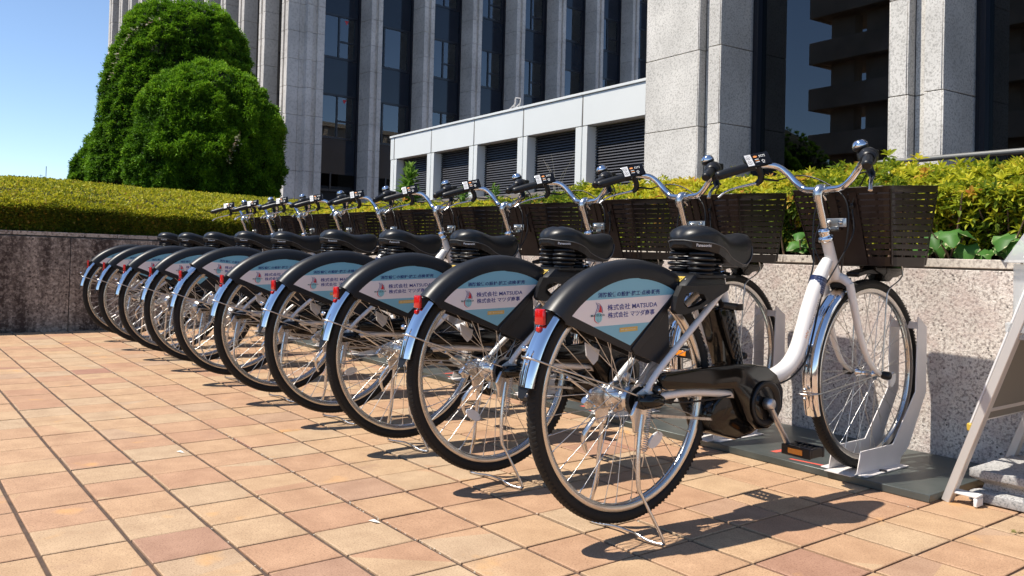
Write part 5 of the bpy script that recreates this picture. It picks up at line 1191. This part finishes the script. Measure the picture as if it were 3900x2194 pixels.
    part('arm', MB().box(-0.014, 0.016, 0.915, 0.968, 0.846, 0.852).box(-0.014, 0.016, 0.960, 0.964, 0.846, 0.862), 'steel', brk, 0.001)
    bs = MB()
    for sx in (-1, 1): bs.tube([(sx * 0.066, 1.275, 0.742), (sx * 0.066, 1.285, 0.700), (sx * 0.063, 1.245, 0.672), (sx * 0.061, 1.203, 0.650), (sx * 0.059, 1.192, 0.600), (sx * 0.057, 1.178, 0.365)], 0.0028, 6, smooth_path=2)
    part('basket_stay', bs, 'steel', B)
    lp = MB(); lp.prism([(1.165, 0.732), (1.345, 0.734), (1.362, 0.722), (1.345, 0.700), (1.285, 0.690), (1.262, 0.676), (1.235, 0.678), (1.215, 0.702), (1.175, 0.715)], -0.032, 0.032); lm = part('headlamp', lp, 'gloss_black', B, 0.004, 2)
    part('lens', MB().lathe([(0.0, 0.004), (0.018, 0.002), (0.022, -0.004), (0.0, -0.006)], (0, 1.362, 0.712), (0, 1, 0), 14), 'clear_lens', lm)
    # ---------------- drive
    mc = MB(); mc.prism([(0.300, 0.332), (0.286, 0.295), (0.296, 0.250), (0.345, 0.232), (0.405, 0.216), (0.470, 0.224), (0.545, 0.250), (0.578, 0.290), (0.588, 0.345), (0.560, 0.395), (0.505, 0.425), (0.44, 0.432), (0.40, 0.43), (0.36, 0.37)], -0.050, 0.052)
    mu = part('motor_unit', mc, 'gloss_black', B, 0.012, 2)
    cc_ = MB(); cc_.prism([(0.056, 0.402), (0.056, 0.428), (0.075, 0.436), (0.20, 0.440), (0.36, 0.443), (0.44, 0.438), (0.505, 0.429), (0.556, 0.400), (0.588, 0.352), (0.584, 0.300), (0.556, 0.262), (0.515, 0.243), (0.465, 0.246), (0.425, 0.275), (0.385, 0.335), (0.355, 0.372), (0.20, 0.384), (0.075, 0.392)], 0.054, 0.078)
    ccv = part('chain_cover', cc_, 'gloss_black', B, 0.006, 2)
    rg = MB(); rg.lathe([(0.066, 0.0), (0.068, 0.006), (0.062, 0.008), (0.052, 0.004), (0.048, 0.0), (0.030, -0.002), (0.0, -0.002)], (0.0775, 0.498, 0.320), (1, 0, 0), 32); part('boss', rg, 'black_plastic', ccv)
    part('hinge', MB().lathe([(0.005, 0.0), (0.013, 0.0), (0.013, 0.012), (0.005, 0.012)], (0.060, 0.050, 0.392), (1, 0, 0), 14), 'black_plastic', ccv); part('rivet', MB().lathe([(0, 0), (0.007, 0), (0.006, 0.004), (0, 0.005)], (0.072, 0.050, 0.392), (1, 0, 0), 10), 'steel', ccv)
    def crank(sx, ang):
        c0 = Vector((sx * 0.088, 0.498, 0.320)); dr = Vector((0, cos(ang), sin(ang)))
        m1 = MB(); m1.lathe([(0.0, 0.012), (0.012, 0.013), (0.0165, 0.009), (0.0175, 0.0), (0.0175, -0.014), (0.0, -0.014)], c0 + Vector((sx * 0.006, 0, 0)), (sx, 0, 0), 18)
        m1.tube([c0, c0 + dr * 0.05 + Vector((sx * .006, 0, 0)), c0 + dr * 0.10 + Vector((sx * 0.014, 0, 0)), c0 + dr * 0.152 + Vector((sx * 0.018, 0, 0))], [0.015, 0.0125, 0.0110, 0.0125], 10, smooth_path=2, flat=0.6)
        ck = part('crank', m1, 'alloy_matte', B)
        pc_ = c0 + dr * 0.152 + Vector((sx * 0.066, 0, 0)); m2 = MB()
        px, py, pz = pc_
        for yy_ in (-0.037, 0.027): m2.box(px - 0.048, px + 0.048, py + yy_, py + yy_ + 0.010, pz - 0.016, pz + 0.014)
        m2.box(px - 0.048, px - 0.036, py - 0.027, py + 0.027, pz - 0.014, pz + 0.012); m2.box(px + 0.038, px + 0.048, py - 0.027, py + 0.027, pz - 0.014, pz + 0.012)
        m2.tube([(px - 0.044, py, pz), (px + 0.044, py, pz)], 0.011, 10)
        for q in range(5): m2.box(px - 0.034 + q * 0.016, px - 0.030 + q * 0.016, py - 0.030, py + 0.030, pz - 0.009, pz + 0.0115)
        pd = part('pedal', m2, 'black_plastic', B, 0.0015)
        part('reflector', MB().box(px - 0.024, px + 0.024, py - 0.0400, py - 0.0372, pz - 0.009, pz + 0.007), 'orange_lens', pd, 0.001); part('reflector', MB().box(px - 0.024, px + 0.024, py + 0.0372, py + 0.0400, pz - 0.009, pz + 0.007), 'orange_lens', pd, 0.001)
    M['alloy_matte'] = mat('alloy_matte', (0.55, 0.55, 0.56), 0.36, metal=0.9)
    crank(1, radians(-59)); crank(-1, radians(121))
    ch = MB()
    def chain_run(p, q, n_):
        p = Vector(p); q = Vector(q)
        for k in range(n_):
            a = p.lerp(q, k / n_); b = p.lerp(q, (k + 0.92) / n_); d = (b - a).normalized(); up = Vector((0, -d.z, d.y)); o = 0.0022 if k % 2 else 0.0034
            for sx in (-o, o):
                ch.add([(a.x + sx, *(a + up * h)[1:]) for h in (-.0042, .0042)] + [(b.x + sx, *(b + up * h)[1:]) for h in (.0042, -.0042)] + [((a.x + b.x) / 2 + sx, *((a + b) / 2 + up * h)[1:]) for h in (-.0030, .0030)], [(0, 1, 5, 4), (4, 5, 2, 3)], 0)
    chain_run((0.046, 0.02, RZ - 0.040), (0.046, 0.440, 0.268), 34); chain_run((0.046, 0.01, RZ + 0.040), (0.046, 0.46, 0.372), 34)
    for k in range(14):
        a0 = radians(75 + 210 * k / 14); a1 = radians(75 + 210 * (k + 1) / 14); chain_run((0.046, 0.041 * cos(a0), RZ + 0.041 * sin(a0)), (0.046, 0.041 * cos(a1), RZ + 0.041 * sin(a1)), 1)
    part('chain', ch, 'steel', B)
    sk = MB(); pts = []
    for k in range(18):
        for j, r_ in enumerate((0.036, 0.041, 0.041, 0.036)): a = 2 * pi * (k + j / 4.5) / 18; pts.append((r_ * cos(a), RZ + r_ * sin(a)))
    sk.prism(pts, 0.045, 0.047); sk.lathe([(0.012, 0.0), (0.020, 0.0), (0.024, 0.010), (0.022, 0.016), (0.012, 0.016)], (0.046, 0, RZ), (1, 0, 0), 18); part('sprocket', sk, 'black_metal', B)
    gc = MB(); gc.tube([(0.060, -0.012, RZ + 0.002), (0.085, -0.010, RZ + 0.004), (0.086, 0.030, RZ + 0.002), (0.082, 0.055, RZ)], [0.013, 0.0195, 0.0195, 0.010], 12, smooth_path=3); gc.box(0.066, 0.090, -0.024, 0.006, RZ - 0.016, RZ + 0.020); part('gear_box', gc, 'gloss_black', B, 0.003)
    rb = MB(); rb.prism([(-0.075, 0.385), (-0.030, 0.400), (0.0, 0.385), (0.01, 0.35), (-0.03, 0.33), (-0.065, 0.345), (-0.09, 0.335), (-0.10, 0.36)], -0.062, -0.050); rb.tube([(-0.05, -0.08, 0.372), (-0.055, -0.16, 0.425)], 0.004, 6); rb.tube([(-0.055, -0.10, 0.360), (-0.055, -0.075, 0.345)], 0.010, 8); part('rear_brake', rb, 'alloy', B, 0.003)
    nuts = MB(); nuts.lathe([(0, 0.012), (0.0085, 0.012), (0.0085, 0.0), (0.013, 0.0), (0.013, -0.003), (0, -0.003)], (0.066, 0, RZ), (1, 0, 0), 6); nuts.lathe([(0, 0.012), (0.0085, 0.012), (0.0085, 0.0), (0.013, 0.0), (0.013, -0.003), (0, -0.003)], (-0.066, 0, RZ), (-1, 0, 0), 6); part('axle_nut', nuts, 'steel', B)
    bt = MB(); bt.hexa([(-0.045, 0.405, 0.415), (0.045, 0.405, 0.415), (0.042, 0.448, 0.425), (-0.042, 0.448, 0.425), (-0.045, 0.325, 0.600), (0.045, 0.325, 0.600), (0.042, 0.395, 0.606), (-0.042, 0.395, 0.606)])
    batt = part('battery', bt, 'gloss_black', B, 0.008, 2)
    dm = MB()
    for i in range(7):
        for j in range(4):
            t = 0.12 + 0.11 * i + (0.055 if j % 2 else 0); u = 0.25 + 0.17 * j
            if t > 0.85: continue
            y0 = 0.405 + (0.325 - 0.405) * t; y1 = 0.448 + (0.395 - 0.448) * t; z = 0.417 + 0.185 * t; y = y0 + (y1 - y0) * u
            dm.add([(0.0455, y, z - 0.008), (0.0455, y + 0.005, z), (0.0455, y, z + 0.008), (0.0455, y - 0.005, z), (0.0475, y, z)], [(0, 1, 4), (1, 2, 4), (2, 3, 4), (3, 0, 4)])
    part('grip_pattern', dm, 'black_plastic', batt)
    part('handle', MB().tube([(0.0, 0.335, 0.606), (0.0, 0.345, 0.622), (0.0, 0.375, 0.622), (0, 0.388, 0.608)], 0.008, 8, smooth_path=2), 'black_plastic', batt)
    # ---------------- double kick stand
    ks = MB()
    ks.tube([(0.072, -0.012, 0.335), (0.078, -0.028, 0.240), (0.083, -0.030, 0.155), (0.090, -0.020, 0.125), (0.112, 0.012, 0.050), (0.122, 0.026, 0.012), (0.118, 0.024, 0.006), (0.085, 0.012, 0.007), (0.045, 0.004, 0.016), (0.010, 0.008, 0.014), (-0.035, 0.012, 0.011), (-0.085, 0.004, 0.006), (-0.118, -0.004, 0.006), (-0.124, -0.008, 0.014), (-0.105, -0.020, 0.070), (-0.088, -0.018, 0.125), (-0.082, -0.018, 0.190), (-0.072, -0.012, 0.335)],
            [0.0062, 0.0062, 0.0060] + [0.0042] * 12 + [0.0060, 0.0062, 0.0062], 8, smooth_path=3)
    kst = part('kickstand', ks, 'alloy', B)
    for sx in (1, -1):
        yk = MB(); yk.prism([(-0.032, 0.372), (0.020, 0.362), (0.022, 0.345), (0.002, 0.320), (-0.008, 0.285), (-0.040, 0.290), (-0.044, 0.320), (-0.052, 0.335)], sx * 0.070 - 0.005, sx * 0.070 + 0.005); part('yoke', yk, 'alloy', kst, 0.003)
    spn = MB(); n_ = 150; c0, c1_ = Vector((0.094, -0.006, 0.350)), Vector((0.094, -0.022, 0.245)); dd = (c1_ - c0)
    e1 = Vector((1, 0, 0)); e2 = dd.normalized().cross(e1)
    spn.tube([c0 + dd * (k / n_) + (e1 * cos(k * 2 * pi / 8) + e2 * sin(k * 2 * pi / 8)) * 0.0068 for k in range(n_ + 1)], 0.0012, 4); spn.tube([c1_, c1_ + Vector((-0.006, -0.002, -0.04))], 0.002, 5)
    part('spring', spn, 'steel', kst)
    part('foot_lever', MB().tube([(-0.088, -0.03, 0.30), (-0.095, -0.06, 0.26), (-0.10, -0.055, 0.225), (-0.10, -0.045, 0.205)], [0.009, 0.011, 0.010, 0.008], 8, smooth_path=2, flat=0.6), 'alloy', kst)
    return B
M['black_metal'] = mat('black_metal', (0.05, 0.048, 0.046), 0.35, metal=0.8)

DEV = [(-.013, -.002), (-.019, .011), (.012, .014), (.037, .008), (.028, -.001), (-.022, -.003), (-.034, .001), (.002, -.015), (.006, -.013), (.003, 0.0)]
LAB = ['nearest white rental bicycle, whole frame in view beside the folding sign', 'second white rental bicycle from the folding sign', 'third white rental bicycle from the folding sign',
       'fourth white rental bicycle from the folding sign', 'fifth white rental bicycle from the folding sign', 'sixth white rental bicycle, its wheel cover tipped up at the tail', 'seventh white rental bicycle from the folding sign, behind the tipped wheel cover',
       'third white rental bicycle from the dark stained side wall', 'second white rental bicycle from the dark stained side wall', 'farthest white rental bicycle, last before the dark stained side wall']
bike0 = make_bicycle(); VR = random.Random(5)
for i in range(10):
    b = bike0 if i == 0 else copy_tree(bike0)
    b.location = (ROW_X - i * SP + DEV[i][0], ROW_Y + DEV[i][1], 0); b.rotation_euler = (0, 0, -0.014 + [0, .003, -.002, .004, 0, -.003, .002, 0, .003, 0][i]); b['label'] = LAB[i]
    ca = {}
    for ch in b.children:
        nm = ch.name.split('.')[0]
        if i and nm in ('rear_wheel', 'front_wheel'): ch.rotation_euler = (VR.uniform(0, 6.28), 0, 0)
        if i and nm in ('crank', 'pedal'):
            if nm == 'crank' and 'x' not in ca: ca['x'] = VR.uniform(-2.6, 2.6)
            cv = Vector((0, 0.498, 0.320)); ch.rotation_euler = (ca['x'], 0, 0); ch.location = cv - Matrix.Rotation(ca['x'], 3, 'X') @ cv
        if i and nm == 'saddle': ch.location = (0, 0, [0, .002, -.003, .001, .004, -.002, .003, 0, -.002, .002][i])
        if i == 5 and nm == 'wheel_guard': ch.rotation_euler = (radians(-7), 0, 0)
        if i == 5 and nm == 'wheel_guard': ch.location = (0, 0, RZ + 0.006)

# ================================================================== WHEEL DOCKS AND THEIR BASE PLATES
def make_dock():
    D_ = thing('wheel_dock', 'x', 'bike dock', (0, 0, 0), 0, 'white wheel docks holding the front wheels')
    prof = [(1.030, 0.030), (1.052, 0.105), (1.262, 0.106), (1.416, 0.278), (1.426, 0.551), (1.492, 0.511), (1.493, 0.270), (1.372, 0.085), (1.318, 0.052), (1.312, 0.030)]
    for sx in (-1, 1):
        p_ = part('side_plate', MB().prism(prof, sx * 0.052 - 0.002, sx * 0.052 + 0.002), 'dock_white', D_, 0.0008)
        part('flange', MB().box(min(sx * 0.052, sx * 0.085), max(sx * 0.052, sx * 0.085), 1.035, 1.315, 0.0262, 0.0302), 'dock_white', p_, 0.001)
        part('bolt', MB().lathe([(0, 0.004), (0.012, 0.003), (0.013, 0), (0, 0)], (sx * 0.074, 1.16, 0.0303), (0, 0, 1), 14), 'black_plastic', p_)
    part('channel', MB().box(-0.0495, 0.0495, 1.035, 1.310, 0.0262, 0.0290).box(-0.0495, 0.0495, 1.000, 1.034, 0.0262, 0.0285), 'dock_white', D_)
    part('cross_tab', MB().box(-0.0495, 0.0495, 1.424, 1.428, 0.505, 0.530), 'dock_white', D_)
    return D_
dock0 = make_dock(); xp = ROW_X
names_ = ['nearest', 'second', 'third', 'fourth', 'fifth', 'sixth', 'seventh', 'eighth', 'ninth', 'tenth']
for i in range(10):
    d = dock0 if i == 0 else copy_tree(dock0)
    d.location = (ROW_X - i * SP + DEV[i][0] + 0.016, ROW_Y + 0.0, 0); d['label'] = ('bent white steel wheel dock around the front wheel of the %s bicycle from the sign' % names_[i]).replace('the nearest bicycle from', 'the bicycle nearest')
edges = [-1.275, -2.20, -3.40, -4.60, -5.80, -7.0]
for k in range(5):
    pt = thing('base_plate', ['dark steel base plate at the right end under the nearest dock', 'dark steel base plate under the second and third docks', 'dark steel base plate under the fourth and fifth docks', 'dark steel base plate under the sixth and seventh docks', 'dark steel base plate at the far end under the last three docks'][k], 'base plate', ((edges[k] + edges[k + 1]) / 2, 2.93, 0), 0, 'steel plates carrying the wheel docks')
    hx = (edges[k] - edges[k + 1]) / 2 - 0.002
    part('plate', MB().box(-hx, hx, -0.29, 0.285, 0.0012, 0.0255), 'plate_steel', pt, 0.0015)
    tp = MB(); tp.add([(x, y, 0.0262) for x, y in ((-0.17, -0.22), (-0.145, -0.22), (-0.13, -0.02), (-0.155, -0.02))], [(0, 1, 2, 3)]); tp.add([(x, y, 0.0262) for x, y in ((-0.06, -0.265), (0.10, -0.245), (0.10, -0.23), (-0.06, -0.25))], [(0, 1, 2, 3)]); part('red_tape', tp, 'red_tape', pt)

# ================================================================== FOLDING SIGN, LEAFLET BOX AND STONE WEIGHT
S_ = thing('folding_sign', 'aluminium folding floor sign seen edge on at the right end', 'sign', (-1.262, 2.722, 0))
lean = (1.074 * -1 + 1.267) / 0.542      # run per metre of height, measured on the near leg
def leg(y, sgn, x0):
    h = 1.02; top = Vector((x0 + sgn * lean * h, y, h)); bot = Vector((x0, y, 0.0)); d = (top - bot).normalized(); nx_ = Vector((d.z, 0, -d.x)); a = 0.013; b_ = 0.016
    ps = [bot - nx_ * a, bot + nx_ * a, top + nx_ * a, top - nx_ * a]
    m_ = MB(); m_.hexa([tuple(ps[0] + Vector((0, -b_, 0))), tuple(ps[1] + Vector((0, -b_, 0))), tuple(ps[1] + Vector((0, b_, 0))), tuple(ps[0] + Vector((0, b_, 0))), tuple(ps[3] + Vector((0, -b_, 0))), tuple(ps[2] + Vector((0, -b_, 0))), tuple(ps[2] + Vector((0, b_, 0))), tuple(ps[3] + Vector((0, b_, 0)))])
    return m_
for y in (0.0, 0.38):
    part('leg', leg(y, 1, 0.0), 'sign_alloy', S_, 0.002); part('leg', leg(y, -1, 0.74), 'sign_alloy', S_, 0.002)
def board(sgn, x0, mi):
    def P(y, z, o): x = x0 + sgn * lean * z; return (x + o, y, z)
    m_ = MB(); m_.hexa([P(0.018, 0.27, -.004), P(0.018, 0.27, .004), P(0.362, 0.27, .004), P(0.362, 0.27, -.004), P(0.018, 0.98, -.004), P(0.018, 0.98, .004), P(0.362, 0.98, .004), P(0.362, 0.98, -.004)]); return m_
part('board', board(1, 0.0, 0), 'sign_back', S_, label='dark back of the sign board'); part('board', board(-1, 0.74, 0), 'sign_back', S_)
def face_plate():
    def P(y, z, o): x = lean * z; return (x + o, y, z)
    return MB().hexa([P(-0.012, 0.255, -.024), P(-0.012, 0.255, -.0145), P(0.392, 0.255, -.0145), P(0.392, 0.255, -.024), P(-0.012, 1.0, -.024), P(-0.012, 1.0, -.0145), P(0.392, 1.0, -.0145), P(0.392, 1.0, -.024)])
part('face_frame', face_plate(), 'sign_white', S_, 0.003)
part('foot_pad', MB().box(0.018, 0.095, -0.012, 0.03, 0.030, 0.038).box(0.083, 0.095, -0.012, 0.03, 0.003, 0.0295), 'sign_white', S_, 0.002)
part('edge_cap', MB().box(lean * .255 - .03, lean * .255 - .012, -0.014, 0.02, 0.232, 0.256), 'label_yellow', S_, 0.003)
part('cross_bar', MB().tube([(lean * 0.30, 0.0, 0.30), (lean * 0.30, 0.38, 0.30)], 0.008, 8).tube([(0.74 - lean * 0.30, 0, 0.30), (0.74 - lean * 0.30, 0.38, 0.30)], 0.008, 8), 'sign_alloy', S_)
L_ = thing('leaflet_box', 'clear plastic leaflet box with a white label fixed on top of the folding sign', 'box', (-1.01, 2.86, 0.525))
bx_ = MB()
def cbox(mb, x0, x1, y0, y1, z0, z1, t=0.003, flare=0.0):
    for (a, b, c, d) in ((x0, x0 + t, y0, y1), (x1 - t, x1, y0, y1), (x0 + t, x1 - t, y0, y0 + t), (x0 + t, x1 - t, y1 - t, y1)): mb.box(a, b, c, d, z0, z1)
cbox(bx_, -0.068, 0.20, -0.14, 0.16, 0.0, 0.225); bx_.box(-0.072, 0.197, -0.137, 0.157, 0.0, 0.004); part('tray', bx_, 'clear_plastic', L_, 0.001)
ld = MB(); ld.hexa([(-0.088, -0.17, 0.228), (0.24, -0.17, 0.228), (0.24, 0.19, 0.228), (-0.088, 0.19, 0.228), (-0.045, -0.12, 0.325), (0.18, -0.12, 0.325), (0.18, 0.14, 0.325), (-0.045, 0.14, 0.325)])
lid = part('lid', ld, 'clear_plastic', L_, 0.006, 2)
part('label', MB().add([(-0.030, -0.1665, 0.245), (0.16, -0.1665, 0.245), (0.14, -0.128, 0.318), (-0.018, -0.128, 0.318)], [(0, 1, 2, 3)]), 'sign_white', lid)
part('tray_rim', MB().box(-0.085, 0.21, -0.150, -0.1405, 0.02, 0.05).box(-0.085, -0.0755, -0.14, 0.17, 0.02, 0.05), 'clear_plastic', L_, 0.002)
W_ = thing('stone_weight', 'grey granite block with a grooved waist weighing down the folding sign', 'weight', (-0.985, 2.95, 0))
pr_ = [(-0.17, 0.004), (-0.17, 0.034), (-0.160, 0.040), (-0.142, 0.044), (-0.138, 0.060), (-0.162, 0.074), (-0.17, 0.078), (-0.17, 0.104), (0.17, 0.104), (0.17, 0.078), (0.162, 0.074), (0.138, 0.060), (0.142, 0.044), (0.160, 0.040), (0.17, 0.034), (0.17, 0.004)]
wb_ = MB(); n_ = len(pr_); hw0 = 0.238; vs = []
for sx in (-1, 1):
    for q, z in pr_: vs.append((sx * (hw0 - (0.17 - abs(q))), q, z))
wb_.add(vs, [tuple(range(n_)), tuple(range(2 * n_ - 1, n_ - 1, -1))] + [(i, (i + 1) % n_, n_ + (i + 1) % n_, n_ + i) for i in range(n_)]); part('block', wb_, 'weight_stone', W_, 0.003, 2)
